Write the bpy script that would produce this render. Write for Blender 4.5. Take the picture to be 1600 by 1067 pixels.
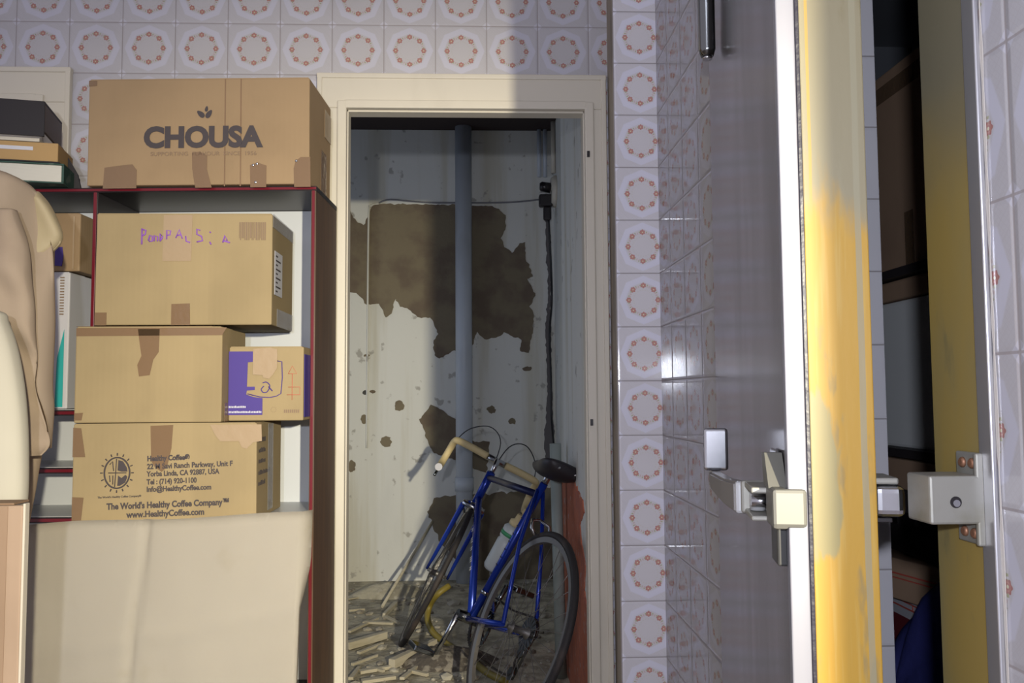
import bpy, bmesh, math, random
from mathutils import Vector, Matrix, noise
random.seed(7)
S = bpy.context.scene
COL = S.collection
for o in list(bpy.data.objects): bpy.data.objects.remove(o, do_unlink=True)

# ------------------------------------------------------------------ camera
F_PX, YAW, PITCH, ROLL = 1327.4452, 0.0409, 0.0631, -0.0066
H = 1.073
cy, sy, cp, sp = math.cos(YAW), math.sin(YAW), math.cos(PITCH), math.sin(PITCH)
FW = Vector((sy*cp, cy*cp, sp)); R0 = Vector((cy, -sy, 0)); U0 = R0.cross(FW)
cr, sr = math.cos(ROLL), math.sin(ROLL)
RT = cr*R0 + sr*U0; UP = -sr*R0 + cr*U0
cam_d = bpy.data.cameras.new('camera'); cam = bpy.data.objects.new('camera', cam_d); COL.objects.link(cam)
cam_d.sensor_width = 36; cam_d.lens = F_PX*36/1600; cam_d.clip_start = 0.02
cam.matrix_world = Matrix(((RT.x, UP.x, -FW.x, 0), (RT.y, UP.y, -FW.y, 0), (RT.z, UP.z, -FW.z, H), (0, 0, 0, 1)))
S.camera = cam
# ------------------------------------------------------------------ light and exposure
S.view_settings.view_transform = 'Standard'; S.view_settings.look = 'None'
S.view_settings.exposure = 0.0; S.view_settings.gamma = 1; S.view_settings.use_curve_mapping = False
W = bpy.data.worlds.new('world'); S.world = W; W.use_nodes = True
W.node_tree.nodes['Background'].inputs[0].default_value = (0.80, 0.755, 0.83, 1)
W.node_tree.nodes['Background'].inputs[1].default_value = 0.66

def point_light(name, loc, energy, color, size, spot=None, aim=None):
    l = bpy.data.lights.new(name, 'SPOT' if spot else 'POINT'); l.energy = energy; l.color = color; l.shadow_soft_size = size
    o = bpy.data.objects.new(name, l); COL.objects.link(o); o.location = loc
    if spot:
        l.spot_size = spot; l.spot_blend = 0.5
        o.rotation_euler = (Vector(aim)-Vector(loc)).to_track_quat('-Z', 'Y').to_euler()
    return o
point_light('camera_flash', (-0.135, -0.33, H+0.14), 74, (0.84, 0.88, 1.0), 0.02)
point_light('room_lamp', (0.70, -1.6, 1.36), 820, (1.0, 0.91, 0.68), 0.03, math.radians(50), (-0.55, 4.9, 0.35)).data.spot_blend = 1.0
# cool fill light added at the unseen left end of the far passage
dl_ = bpy.data.lights.new('passage_fill', 'AREA'); dl_.shape = 'RECTANGLE'; dl_.size = 1.6; dl_.size_y = 1.9; dl_.energy = 9; dl_.color = (0.66, 0.77, 1.0)
do_ = bpy.data.objects.new('passage_fill', dl_); COL.objects.link(do_); do_.location = (-2.05, 3.75, 1.3); do_.rotation_euler = (0, -math.pi/2, 0)

# ------------------------------------------------------------------ helpers
def ray(px, py):
    return (RT*(px-800) - UP*(py-533.5) + FW*F_PX)
CAMP = Vector((0, 0, H))
def at(px, py, X=None, Y=None, Z=None):
    d = ray(px, py)
    t = X/d.x if X is not None else (Y/d.y if Y is not None else (Z-H)/d.z)
    return CAMP + d*t

def obj(name, bm, mat, parent=None, smooth=False):
    me = bpy.data.meshes.new(name); bm.normal_update()
    if smooth:
        for f in bm.faces: f.smooth = True
    bm.to_mesh(me); bm.free()
    o = bpy.data.objects.new(name, me); COL.objects.link(o)
    if mat: me.materials.append(mat)
    if parent: o.parent = parent
    return o
def smooth_auto(o, ang=35):
    me = o.data
    for p in me.polygons: p.use_smooth = True
    b = bmesh.new(); b.from_mesh(me)
    for e in b.edges:
        e.smooth = not (len(e.link_faces) == 2 and e.calc_face_angle(0) > math.radians(ang))
    b.to_mesh(me); b.free()
    return o
def thing(name, label, cat, loc=(0, 0, 0), rz=0, group=None):
    o = bpy.data.objects.new(name, None); COL.objects.link(o); o.empty_display_size = .05
    o.location = loc; o.rotation_euler = (0, 0, rz); o['label'] = label; o['category'] = cat
    if group: o['group'] = group
    return o
def tag(o, label, cat, group=None, kind=None):
    o['label'] = label; o['category'] = cat
    if group: o['group'] = group
    if kind: o['kind'] = kind
    return o
def struct(name, bm, mat, parent=None, **k):
    o = obj(name, bm, mat, parent, **k)
    if not parent: o['kind'] = 'structure'
    return o
def box(bm, x0, x1, y0, y1, z0, z1, bev=0, M=None, seg=2):
    r = bmesh.ops.create_cube(bm, size=1)
    vs = r['verts']
    m = Matrix.Translation(((x0+x1)/2, (y0+y1)/2, (z0+z1)/2)) @ Matrix.Diagonal((x1-x0, y1-y0, z1-z0, 1))
    bmesh.ops.transform(bm, matrix=m, verts=vs)
    if bev:
        es = list({e for v in vs for e in v.link_edges})
        r = bmesh.ops.bevel(bm, geom=es, offset=bev, segments=seg, affect='EDGES', profile=.5)
        vs = list({v for f in r['faces'] for v in f.verts} | {v for v in vs if v.is_valid})
    if M is not None: bmesh.ops.transform(bm, matrix=M, verts=vs)
    return vs
def nb(*a, **k):
    b = bmesh.new()
    if a: box(b, *a, **k)
    return b
def tube(bm, pts, r, n=10, cap=True, closed=False):
    pts = [Vector(p) for p in pts]; N = len(pts)
    rs = r if isinstance(r, (list, tuple)) else [r]*N
    rings = []; prev = None
    for i, p in enumerate(pts):
        if closed: t = (pts[(i+1) % N]-pts[i-1])
        else: t = (pts[min(i+1, N-1)]-pts[max(i-1, 0)])
        t.normalize()
        if prev is None:
            a = Vector((0, 0, 1)) if abs(t.z) < .9 else Vector((1, 0, 0))
            u = t.cross(a).normalized()
        else:
            u = (prev - t*prev.dot(t)).normalized()
        prev = u; v = t.cross(u)
        rings.append([bm.verts.new(p + (u*math.cos(k*2*math.pi/n) + v*math.sin(k*2*math.pi/n))*rs[i]) for k in range(n)])
    M_ = N if closed else N-1
    for i in range(M_):
        a, b = rings[i], rings[(i+1) % N]
        for k in range(n):
            f = bm.faces.new((a[k], a[(k+1) % n], b[(k+1) % n], b[k])); f.smooth = True
    if cap and not closed:
        bm.faces.new(rings[0][::-1]); bm.faces.new(rings[-1])
    return bm
def nt(pts, r, **k):
    return tube(bmesh.new(), pts, r, **k)
def catmull(pts, m=6, closed=False):
    pts = [Vector(p) for p in pts]; out = []; N = len(pts)
    rng = range(N) if closed else range(N-1)
    for i in rng:
        if closed: p0, p1, p2, p3 = pts[i-1], pts[i], pts[(i+1) % N], pts[(i+2) % N]
        else: p0, p1, p2, p3 = pts[max(i-1, 0)], pts[i], pts[i+1], pts[min(i+2, N-1)]
        for k in range(m):
            t = k/m
            out.append(.5*((2*p1)+(p2-p0)*t+(2*p0-5*p1+4*p2-p3)*t*t+(3*p1-p0-3*p2+p3)*t**3))
    if not closed: out.append(pts[-1])
    return out
def ragged(pts2, step, amp, seed=0):
    """outline of 2D points resampled with a torn edge"""
    out = []; N = len(pts2)
    for i in range(N):
        a, b = Vector(pts2[i]), Vector(pts2[(i+1) % N]); L = (b-a).length; n = max(1, int(L/step))
        nrm = Vector((-(b-a).y, (b-a).x)).normalized() if L > 0 else Vector((0, 0))
        for k in range(n):
            p = a.lerp(b, k/n)
            w = noise.noise(Vector((p.x/step/2.2+seed*7.1, p.y/step/2.2, seed)))*1.6 + noise.noise(Vector((p.x/step*1.3, p.y/step*1.3, seed+5)))*.8
            out.append(p + nrm*w*amp*(0 if k == 0 and N < 8 else 1))
    return out
def slab(outline, fn, th):
    """flat polygon: outline 2D -> fn(p) 3D point, th = thickness vector"""
    bm = bmesh.new(); th = Vector(th)
    a = [bm.verts.new(fn(p)) for p in outline]; b = [bm.verts.new(v.co+th) for v in a]
    n = len(a)
    for i in range(n): bm.faces.new((a[i], a[(i+1) % n], b[(i+1) % n], b[i]))
    e1 = [bm.edges.get((a[i], a[(i+1) % n])) for i in range(n)]; e2 = [bm.edges.get((b[i], b[(i+1) % n])) for i in range(n)]
    bmesh.ops.triangle_fill(bm, edges=e1, use_beauty=True); bmesh.ops.triangle_fill(bm, edges=e2, use_beauty=True)
    bmesh.ops.recalc_face_normals(bm, faces=bm.faces)
    return bm
def px_slab(px, th, step=None, amp=0, seed=0, **plane):
    """polygon given in photo pixels, laid on a plane of the place"""
    w = [at(x, y, **plane) for x, y in px]
    if 'Y' in plane: two = [(p.x, p.z) for p in w]; fn = lambda q: Vector((q[0], plane['Y'], q[1]))
    elif 'X' in plane: two = [(p.y, p.z) for p in w]; fn = lambda q: Vector((plane['X'], q[0], q[1]))
    else: two = [(p.x, p.y) for p in w]; fn = lambda q: Vector((q[0], q[1], plane['Z']))
    if step: two = ragged(two, step, amp, seed)
    return slab(two, fn, th)

def text(name, body, size, mat, parent, loc, rot=(math.pi/2, 0, 0), bold=0.0, sx=1.0, sy=1.0, align='LEFT', sp_=1.0, thick=.0004):
    c = bpy.data.curves.new(name, 'FONT'); c.body = body; c.size = size; c.offset = bold; c.align_x = align; c.space_character = sp_
    c.extrude = thick; c.resolution_u = 4
    t = bpy.data.objects.new(name+'_tmp', c); COL.objects.link(t)
    dg = bpy.context.evaluated_depsgraph_get(); me = bpy.data.meshes.new_from_object(t.evaluated_get(dg))
    bpy.data.objects.remove(t)
    me.transform(Matrix.Diagonal((sx, sy, 1, 1)))
    me.materials.clear(); me.materials.append(mat); me.name = name
    o = bpy.data.objects.new(name, me); COL.objects.link(o); o.parent = parent; o.location = loc; o.rotation_euler = rot
    return o

# ------------------------------------------------------------------ material toolkit
class V:
    def __init__(s, nt_, sock): s.n, s.s = nt_, sock
    def _m(s, op, *o, clamp=False):
        nd = s.n.nodes.new('ShaderNodeMath'); nd.operation = op; nd.use_clamp = clamp
        for i, a in enumerate((s,)+o):
            if isinstance(a, V): s.n.links.new(a.s, nd.inputs[i])
            else: nd.inputs[i].default_value = a
        return V(s.n, nd.outputs[0])
    def __add__(s, o): return s._m('ADD', o)
    def __radd__(s, o): return s._m('ADD', o)
    def __sub__(s, o): return s._m('SUBTRACT', o)
    def __rsub__(s, o): return (s*-1)+o
    def __mul__(s, o): return s._m('MULTIPLY', o)
    def __rmul__(s, o): return s._m('MULTIPLY', o)
    def __truediv__(s, o): return s._m('DIVIDE', o)
    def lt(s, o): return s._m('LESS_THAN', o)
    def gt(s, o): return s._m('GREATER_THAN', o)
    def abs(s): return s._m('ABSOLUTE')
    def floor(s): return s._m('FLOOR')
    def round(s): return s._m('ROUND')
    def sin(s): return s._m('SINE')
    def cos(s): return s._m('COSINE')
    def sqrt(s): return s._m('SQRT')
    def atan2(s, o): return s._m('ARCTAN2', o)
    def max(s, o): return s._m('MAXIMUM', o)
    def min(s, o): return s._m('MINIMUM', o)
    def clamp(s): return s._m('ADD', 0.0, clamp=True)
    def ramp(s, a, b):            # smooth 0..1 between a and b
        nd = s.n.nodes.new('ShaderNodeMapRange'); nd.interpolation_type = 'SMOOTHSTEP'
        s.n.links.new(s.s, nd.inputs[0]); nd.inputs[1].default_value = a; nd.inputs[2].default_value = b
        return V(s.n, nd.outputs[0])
class Mat:
    def __init__(s, name, color=(.5, .5, .5), rough=.6, metal=0, spec=.5):
        s.m = bpy.data.materials.new(name); s.m.use_nodes = True; s.n = s.m.node_tree
        s.b = s.n.nodes['Principled BSDF']; s.b.inputs['Roughness'].default_value = rough; s.b.inputs['Metallic'].default_value = metal
        s.b.inputs['Specular IOR Level'].default_value = spec; s.b.inputs['Base Color'].default_value = (*color, 1)
        s.col = s.rgb(color)
        s.tc = None
    def rgb(s, c):
        nd = s.n.nodes.new('ShaderNodeRGB'); nd.outputs[0].default_value = (*c, 1); return nd.outputs[0]
    def xyz(s):
        if not s.tc:
            s.tc = s.n.nodes.new('ShaderNodeTexCoord'); s.sx = s.n.nodes.new('ShaderNodeSeparateXYZ'); s.n.links.new(s.tc.outputs['Object'], s.sx.inputs[0])
        return [V(s.n, s.sx.outputs[i]) for i in range(3)]
    def noise(s, scale=5, detail=3, stretch=(1, 1, 1), rough=.5, off=(0, 0, 0)):
        s.xyz(); mp = s.n.nodes.new('ShaderNodeMapping'); mp.inputs['Scale'].default_value = stretch; mp.inputs['Location'].default_value = off
        s.n.links.new(s.tc.outputs['Object'], mp.inputs[0])
        nd = s.n.nodes.new('ShaderNodeTexNoise'); nd.inputs['Scale'].default_value = scale; nd.inputs['Detail'].default_value = detail; nd.inputs['Roughness'].default_value = rough
        s.n.links.new(mp.outputs[0], nd.inputs['Vector']); return V(s.n, nd.outputs[0])
    def over(s, color, fac):
        nd = s.n.nodes.new('ShaderNodeMix'); nd.data_type = 'RGBA'
        if isinstance(fac, V): s.n.links.new(fac.s, nd.inputs[0])
        else: nd.inputs[0].default_value = fac
        s.n.links.new(s.col, nd.inputs[6]); nd.inputs[7].default_value = (*color, 1)
        s.col = nd.outputs[2]; s.n.links.new(s.col, s.b.inputs['Base Color']); return s
    def bump(s, h, strength=.3, dist=.002):
        nd = s.n.nodes.new('ShaderNodeBump'); nd.inputs['Strength'].default_value = strength; nd.inputs['Distance'].default_value = dist
        s.n.links.new(h.s, nd.inputs['Height']); s.n.links.new(nd.outputs[0], s.b.inputs['Normal']); return s
    def set(s, name, v):
        if isinstance(v, V): s.n.links.new(v.s, s.b.inputs[name])
        else: s.b.inputs[name].default_value = v
        return s

T = .15
Z0 = H + .0374                       # a grout line height
def tile_mat(name, axis, u0, v0, tone=1.0, rough=.10, plain=False, dirt=.25, detail=True):
    k = tone
    M = Mat(name, (.49*k, .475*k, .505*k), rough)
    x, y, z = M.xyz(); u = (x if axis == 'x' else y)
    u = (u-u0)/T; v = (z-v0)/T
    iu = u.floor(); iv = v.floor(); a = u-iu-.5; b = v-iv-.5
    r = (a*a+b*b).sqrt(); ang = b.atan2(a)
    if not plain:
        # octagonal halo
        q = math.pi/4
        phi = ang-(ang/q).round()*q
        ph2 = (ang+q/2)-((ang+q/2)/q).round()*q
        octr = r*ph2.cos()
        # diagonal net outside the octagon
        net = (((a+b)*22).sin().abs().lt(.16)).max(((a-b)*60).sin().abs().lt(.22)).max(((a+b)*60).sin().abs().lt(.22))
        M.over((.46*k, .44*k, .46*k), net*.45*octr.gt(.40))
        M.over((.57*k, .57*k, .68*k), octr.ramp(.435, .41)*octr.ramp(.30, .33)*.6)
        M.over((.50*k, .48*k, .50*k), octr.ramp(.31, .29))
        M.over((.44*k, .33*k, .31*k), ((r-.262).abs().lt(.020))*(ang*40).sin().gt(-.3)*.6)
        M.over((.45*k, .43*k, .38*k), (((r-.185).abs().lt(.012)))*(ang*24).sin().gt(-.2)*.3)
        # light star at the tile corners
        ca = a.abs()-.5; cb = b.abs()-.5; cr_ = ca.abs()+cb.abs()
        M.over((.62*k, .62*k, .73*k), cr_.lt(.09)*cr_.gt(.03)*.5)
        # flowers
        fx = r*phi.cos()-.272; fy = r*phi.sin(); fr = (fx*fx+fy*fy).sqrt(); fa = fy.atan2(fx)
        M.over((.30*k, .32*k, .16*k), (fx.abs().lt(.012))*(fy.abs().lt(.085))*(fy*140).sin().gt(-.3)*.8)
        pet = fr-((fa*6).cos()*.006+.048)
        M.over((.37*k, .165*k, .15*k), pet.lt(0)*.95)
        M.over((.46*k, .24*k, .20*k), (fr-.028).abs().lt(.005)*.8)
        M.over((.58*k, .55*k, .38*k), fr.lt(.012))
    edge = a.abs().max(b.abs())
    dn = M.noise(3.1, 4)
    M.over((.30*k, .28*k, .27*k), (dn.ramp(.5, .75))*dirt)
    M.over((.25, .22, .22), edge.gt(.490)*.75)
    pil = edge.ramp(.5, .455)
    wav = M.noise(9, 1)
    # each tile sits at its own slight tilt
    jig = ((iu*12.9898+iv*78.233).sin()*a + (iu*39.3+iv*11.1).sin()*b)*.10
    M.bump(pil+wav*.25+jig, .5, .0018)
    M.set('Roughness', edge.gt(.49)*.6+rough)
    return M.m

cream = Mat('cream_painted_wood', (.60, .555, .47), .45)
cream.over((.40, .36, .30), cream.noise(6, 5, (1, 1, .3)).ramp(.56, .8)*.35); cream.bump(cream.noise(60, 3), .12, .001); M_CREAM = cream.m
pl = Mat('white_plaster', (.69, .69, .655), .85)
pl.over((.42, .42, .40), pl.noise(2.2, 6, (1, 1, .4)).ramp(.5, .75)*.45).over((.5, .46, .34), pl.noise(9, 5, (1, 1, .06), off=(3, 0, 1)).ramp(.5, .7)*.55)
pl.over((.30, .28, .25), pl.noise(14, 5).ramp(.64, .71)*.7); pl.bump(pl.noise(22, 6), .35, .004); M_PLASTER = pl.m
bare = Mat('bare_cement_render', (.20, .165, .11), .95)
bare.over((.125, .09, .07), bare.noise(7, 6).ramp(.4, .65)*.7).over((.19, .17, .12), bare.noise(30, 4).ramp(.6, .8)*.5); bare.bump(bare.noise(60, 5), .6, .003); M_BARE = bare.m
brick = Mat('exposed_red_brick', (.46, .14, .075), .9)
brick.over((.36, .12, .08), brick.noise(16, 5).ramp(.45, .62)*.8).over((.42, .36, .33), brick.noise(22, 4, off=(2, 1, 4)).ramp(.62, .7)*.6); brick.bump(brick.noise(40, 5), .7, .006); M_BRICK = brick.m
dusty = Mat('dusty_rubble_floor', (.47, .43, .33), .95)
dusty.over((.24, .215, .16), dusty.noise(9, 7).ramp(.42, .6)*.8).over((.48, .44, .36), dusty.noise(28, 5).ramp(.58, .7)*.7); dusty.bump(dusty.noise(25, 7), .8, .015); M_FLOOR = dusty.m
ft = Mat('worn_room_floor_tile', (.25, .2, .17), .4); ft.over((.16, .13, .11), ft.noise(4, 5).ramp(.4, .7)); M_RFLOOR = ft.m
M_CEIL = Mat('ceiling_paint', (.6, .58, .58), .9).m
M_DARKBEAM = Mat('dark_ceiling_boards', (.035, .022, .02), .9).m
M_INNER = Mat('cold_room_lining', (.16, .17, .19), .7).m

def carton_mat(name, c, dark=.78, grain=(1, 1, 1), bands=None):
    M = Mat(name, c, .75, spec=.25)
    M.over(tuple(v*dark for v in c), M.noise(5, 5, grain).ramp(.4, .7)*.5)
    x, y, z = M.xyz(); fl = ((x+y)*math.pi/.0065).sin()
    if bands: M.over(tuple(min(1, v*1.12) for v in c), M.noise(7, 2, (1, 1, .02)).ramp(.5, .6)*bands)
    M.bump(fl*.15+M.noise(12, 3)*2, .18, .0015); return M.m
M_CART = carton_mat('tan_cardboard', (.31, .215, .125))
M_CART2 = carton_mat('yellowish_cardboard', (.32, .245, .135), bands=.35)
M_CART3 = carton_mat('pinkish_corrugated_cardboard', (.35, .25, .175), bands=.8)
M_CARTDK = carton_mat('brown_cardboard', (.22, .14, .085)); M_CARTC = carton_mat('cold_room_cardboard', (.42, .28, .19))
M_SHEET = carton_mat('pale_grey_board', (.53, .475, .385), .93)
def tape_mat(n, c, a=.85, r=.12):
    M = Mat(n, c, r); M.bump(M.noise(45, 3), .4, .003); M.set('Alpha', a); return M.m
M_TAPE = tape_mat('brown_packing_tape', (.24, .155, .095), .75); M_CLEAR = tape_mat('clear_packing_tape', (.5, .5, .5), .35, .08)
M_TAPEL = tape_mat('light_tan_packing_tape', (.42, .31, .20), .8, .3)
M_INK = Mat('dark_print_ink', (.055, .045, .05), .8).m
M_INKF = Mat('faded_print_ink', (.22, .15, .10), .8).m
M_PURP = Mat('purple_marker', (.25, .09, .45), .7).m
M_BLUEP = Mat('violet_blue_print', (.05, .026, .22), .6).m
M_REDP = Mat('red_print', (.55, .10, .07), .6).m
M_PAPER = Mat('white_label_paper', (.55, .55, .60), .6).m
M_REDE = Mat('red_edge_banding', (.13, .006, .014), .3).m
sd = Mat('dark_brown_laminate', (.10, .055, .028), .45); sd.over((.06, .035, .02), sd.noise(6, 3, (8, 8, .6)).ramp(.4, .6)*.6); M_SIDE = sd.m
M_BLACK = Mat('black_laminate', (.012, .009, .011), .4).m
M_WLAM = Mat('white_laminate', (.55, .57, .60), .35).m

# ------------------------------------------------------------------ room shell
YB, YP, XW = 2.434, 2.340, .5105
XL, YN = -3.2, -.2
DO0, DO1, DZ = at(539, 617, Y=YB).x, at(919, 617, Y=YB).x, at(720, 172, Y=YB).z
M_TB = tile_mat('flower_ring_wall_tile', 'x', -.194-.075, 1.0065+H-.075, .93)
b = bmesh.new(); WT = .045
box(b, XL, DO0, YB, YB+WT, 0, 2.75); box(b, DO1, XW+.3, YB, YB+WT, 0, 2.75); box(b, DO0, DO1, YB, YB+WT, DZ, 2.75)
struct('wall_back', b, M_TB)
# tiled pier in the corner
PX0 = at(965, 600, Y=YP).x
M_TP = tile_mat('pier_flower_tile', 'x', PX0+.001, Z0, 1.5, dirt=.1)  # tone raised so the tile colour supplies brightness the lights leave missing here
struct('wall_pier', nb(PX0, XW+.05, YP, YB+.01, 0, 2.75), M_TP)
mp = Mat('pier_edge_filler', (.30, .26, .21), .8); mp.over((.16, .14, .12), mp.noise(9, 5, (1, 1, .3)).ramp(.45, .7)); 
struct('trim_pier_edge', nb(PX0-.0015, PX0+.0015, YP+.002, YB, 0, 2.75), mp.m)
# right wall
YO0, YO1 = .93, 1.70                 # cold-room opening
XI = XW+.312
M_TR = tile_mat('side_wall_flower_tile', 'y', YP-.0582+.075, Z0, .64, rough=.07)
b = bmesh.new(); box(b, XW, XI, YO1, YP+.3, 0, 2.75); box(b, XW, XI, YO0, YO1, 2.35, 2.75)
struct('wall_right', b, M_TR)
M_TN = tile_mat('near_wall_flower_tile', 'y', .779, Z0, .86, rough=.07, dirt=.1)
struct('wall_right', nb(XW, XI, YN, YO0-.004, 0, 2.75), M_TN)
# plain tiled reveal at the far side of the opening
rv = tile_mat('plain_reveal_tile', 'x', XW+.02, Z0+.06, 1.45, plain=True)
struct('trim_reveal', nb(XW+.004, XI+.004, YO1-.008, YO1, 0, 2.34), rv)
struct('floor', nb(XL, 2.8, YN-.5, YB+.02, -.1, 0), M_RFLOOR)
struct('ceiling', nb(XL, XW+.3, YN, YB+WT, 2.75, 2.85), M_CEIL)

# door frame of the passage
def frame(name, x0, x1, z1, wa, wh, side_only=False):
    root = thing(name, '', ''); del root['label']; del root['category']; root['kind'] = 'structure'
    b = bmesh.new()
    for s in (0, 1):
        xa, xb = (x0-wa[0], x0) if s == 0 else (x1, x1+wa[1])
        if side_only and s == 0: continue
        box(b, xa, xb, YB-.016, YB-.0005, 0, z1, .003)
        # stepped inner bead
        xi = (x0-.024, x0+.003) if s == 0 else (x1-.003, x1+.024)
        box(b, xi[0], xi[1], YB-.024, YB-.0005, 0, z1+.02, .004)
        box(b, *( (xa-.001, xa+.014) if s == 0 else (xb-.014, xb+.001)), YB-.020, YB-.0005, 0, z1+wh-.006, .003)
    box(b, x0-wa[0], x1+wa[1], YB-.016, YB-.0005, z1, z1+wh, .003)
    box(b, x0-.003, x1+.003, YB-.024, YB-.0005, z1-.003, z1+.022, .004)
    box(b, x0-wa[0]-.002, x1+wa[1]+.002, YB-.0205, YB-.0005, z1+wh-.014, z1+wh+.001, .003)
    obj('architrave', b, M_CREAM, root)
    b = bmesh.new()
    box(b, x0-.002, x0+.006, YB-.002, YB+WT, 0, z1, .001); box(b, x1-.006, x1+.002, YB-.002, YB+WT, 0, z1, .001); box(b, x0, x1, YB-.002, YB+WT, z1-.008, z1+.002, .001)
    obj('lining', b, M_CREAM, root)
    return root
Wh = at(700, 116, Y=YB-.016).z-DZ
f1 = frame('door_1', DO0, DO1, DZ, (.082, .060), Wh)
b = bmesh.new()
for z in (at(919, 245, Y=YB).z, at(922, 660, Y=YB).z): box(b, DO1+.002, DO1+.010, YB-.028, YB-.021, z-.008, z+.010, .001)
obj('keep_hole', b, M_BLACK, f1)
# second, closed door seen at the frame's edge of the room
D2R = at(105, 300, Y=YB-.016).x
f2 = frame('door_2', D2R-.095-.75, D2R-.095, at(50, 105, Y=YB-.016).z-.10, (.09, .095), .10)
b = bmesh.new(); box(b, D2R-.095-.75, D2R-.095, YB-.012, YB-.002, 0, at(50, 105, Y=YB-.016).z-.105, .002)
obj('door_leaf', b, M_CREAM, f2)

# ------------------------------------------------------------------ passage behind the door
YC = at(600, 908, Z=0).y
XR2, XP2 = at(866, 450, Y=YC).x, .345
CZ = at(620, 203, Y=YC).z
struct('wall_passage_far', nb(-2.2, XR2+.3, YC, YC+.12, 0, CZ+.35), M_PLASTER)
b = bmesh.new()
box(b, XP2, XR2+.3, YB+WT, 3.42, 0, CZ+.35)
struct('wall_passage_pier', b, M_PLASTER)
struct('wall_passage_right', nb(XR2, XR2+.3, 3.42, YC+.1, 0, CZ+.35), M_PLASTER)
struct('wall_passage_left', nb(-2.2, -2.1, YB+WT, YC+.1, 0, CZ+.35), M_PLASTER)
struct('ceiling_passage', nb(-2.2, XR2+.3, YB+WT, YC+.1, CZ, CZ+.4), M_DARKBEAM)
struct('floor_passage', nb(-2.2, XR2+.3, YB-.0, YC+.1, -.1, -.001), M_FLOOR)
# bare cement patches where the plaster has come away
patch = [(530, 326), (545, 326), (556, 345), (569, 352), (577, 330), (584, 318), (700, 320), (765, 322), (780, 326), (791, 340), (789, 362), (782, 372),
         (789, 385), (800, 395), (812, 380), (820, 378), (822, 405), (829, 420), (833, 432), (823, 436), (830, 446), (836, 462), (829, 478), (834, 492), (832, 520),
         (826, 552), (812, 548), (815, 530), (800, 525), (788, 520), (775, 528), (757, 530), (745, 518), (738, 540), (716, 545), (700, 552), (686, 561), (679, 555), (677, 536), (684, 522), (676, 500),
         (672, 496), (652, 495), (636, 482), (624, 480), (617, 466), (612, 490), (603, 496), (592, 474), (572, 476), (560, 460), (545, 455), (530, 442)]
b = px_slab(patch, (0, .012, 0), .012, .006, 1, Y=YC-.003); o = struct('trim_bare_render', b, M_BARE)
b = px_slab([(673, 632), (690, 640), (712, 655), (714, 700), (735, 690), (765, 690), (760, 740), (700, 715), (688, 712), (676, 705), (668, 690), (662, 670), (655, 655)], (0, .012, 0), .012, .006, 3, Y=YC-.003); struct('trim_bare_render', b, M_BARE)
b = px_slab([(668, 800), (678, 778), (700, 775), (780, 770), (870, 760), (875, 930), (800, 960), (740, 900), (715, 880), (680, 835)], (0, .012, 0), .014, .010, 4, Y=YC-.003); struct('trim_bare_render', b, M_BARE)
for i, (x, y, w, h) in enumerate([(570, 614, 4, 4), (603, 690, 9, 9), (624, 634, 8, 9), (569, 655, 6, 8), (582, 612, 5, 3), (573, 505+50, 5, 2), (768, 640, 7, 6), (800, 658, 6, 5), (824, 576, 8, 4), (550, 728, 6, 10)]):
    pts = [(x+w*math.cos(a*math.pi/4), y+h*math.sin(a*math.pi/4)) for a in range(8)]
    struct('trim_chipped_plaster', px_slab(pts, (0, .012, 0), .008, .005, 10+i, Y=YC-.002), M_BARE if i else M_BLACK)
# brick laid bare on the passage pier and down its edge
b = px_slab([(884, 742), (897, 755), (908, 778), (912, 800), (905, 820), (908, 850), (914, 880), (912, 920), (918, 960), (922, 1000), (924, 1090), (870, 1090), (872, 900), (876, 760)], (.02, 0, 0), .014, .010, 6, X=XP2-.004); struct('trim_exposed_brick', b, M_BRICK)
# vertical drain pipe on the far wall
pd = Mat('grey_blue_drain_pipe', (.50, .54, .60), .45); pd.over((.38, .40, .42), pd.noise(6, 4, (1, 1, .3)).ramp(.5, .7)*.5)
pc = at(725, 617, Y=YC-.06); pr = 13/F_PX*(YC-.06)
dp = thing('drain_pipe', 'thick grey-blue vertical drain pipe running down the peeling far wall', 'pipe', (pc.x, YC-.06, 0))
obj('pipe_body', nt([(0, 0, 0), (0, 0, CZ)], pr, n=24), pd.m, dp)
b = bmesh.new(); tube(b, [(0, 0, .52), (0, 0, .60)], pr+.005, n=24); obj('pipe_socket', b, pd.m, dp)
b = bmesh.new(); box(b, -pr*.3, pr*.3, pr-.01, .065, 1.9, 1.93, .002); obj('wall_bracket', b, M_BLACK, dp)
# thin pipe let into the plaster
a0, a1 = at(576, 330, Y=YC), at(573, 700, Y=YC)
o = obj('conduit_pipe', nt(catmull([at(592, 318, Y=YC-.008), at(580, 322, Y=YC-.008), at(576, 345, Y=YC-.008), at(574, 560, Y=YC-.008), (a1.x, YC-.006, a1.z)], 5), .006, n=8), M_PLASTER)
tag(o, 'thin white conduit half buried in the far wall beside the bare cement patch', 'pipe')
o = obj('wall_cable', nt(catmull([at(592, 317, Y=YC-.004), at(610, 312, Y=YC-.004), at(660, 316, Y=YC-.004), at(720, 317, Y=YC-.004), at(800, 316, Y=YC-.004), at(850, 311, Y=YC-.004)], 5), .005, n=6), Mat('grimy_cable', (.2, .2, .22), .7).m)
tag(o, 'dirty cable running level along the top of the bare cement patch', 'cable')
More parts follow.
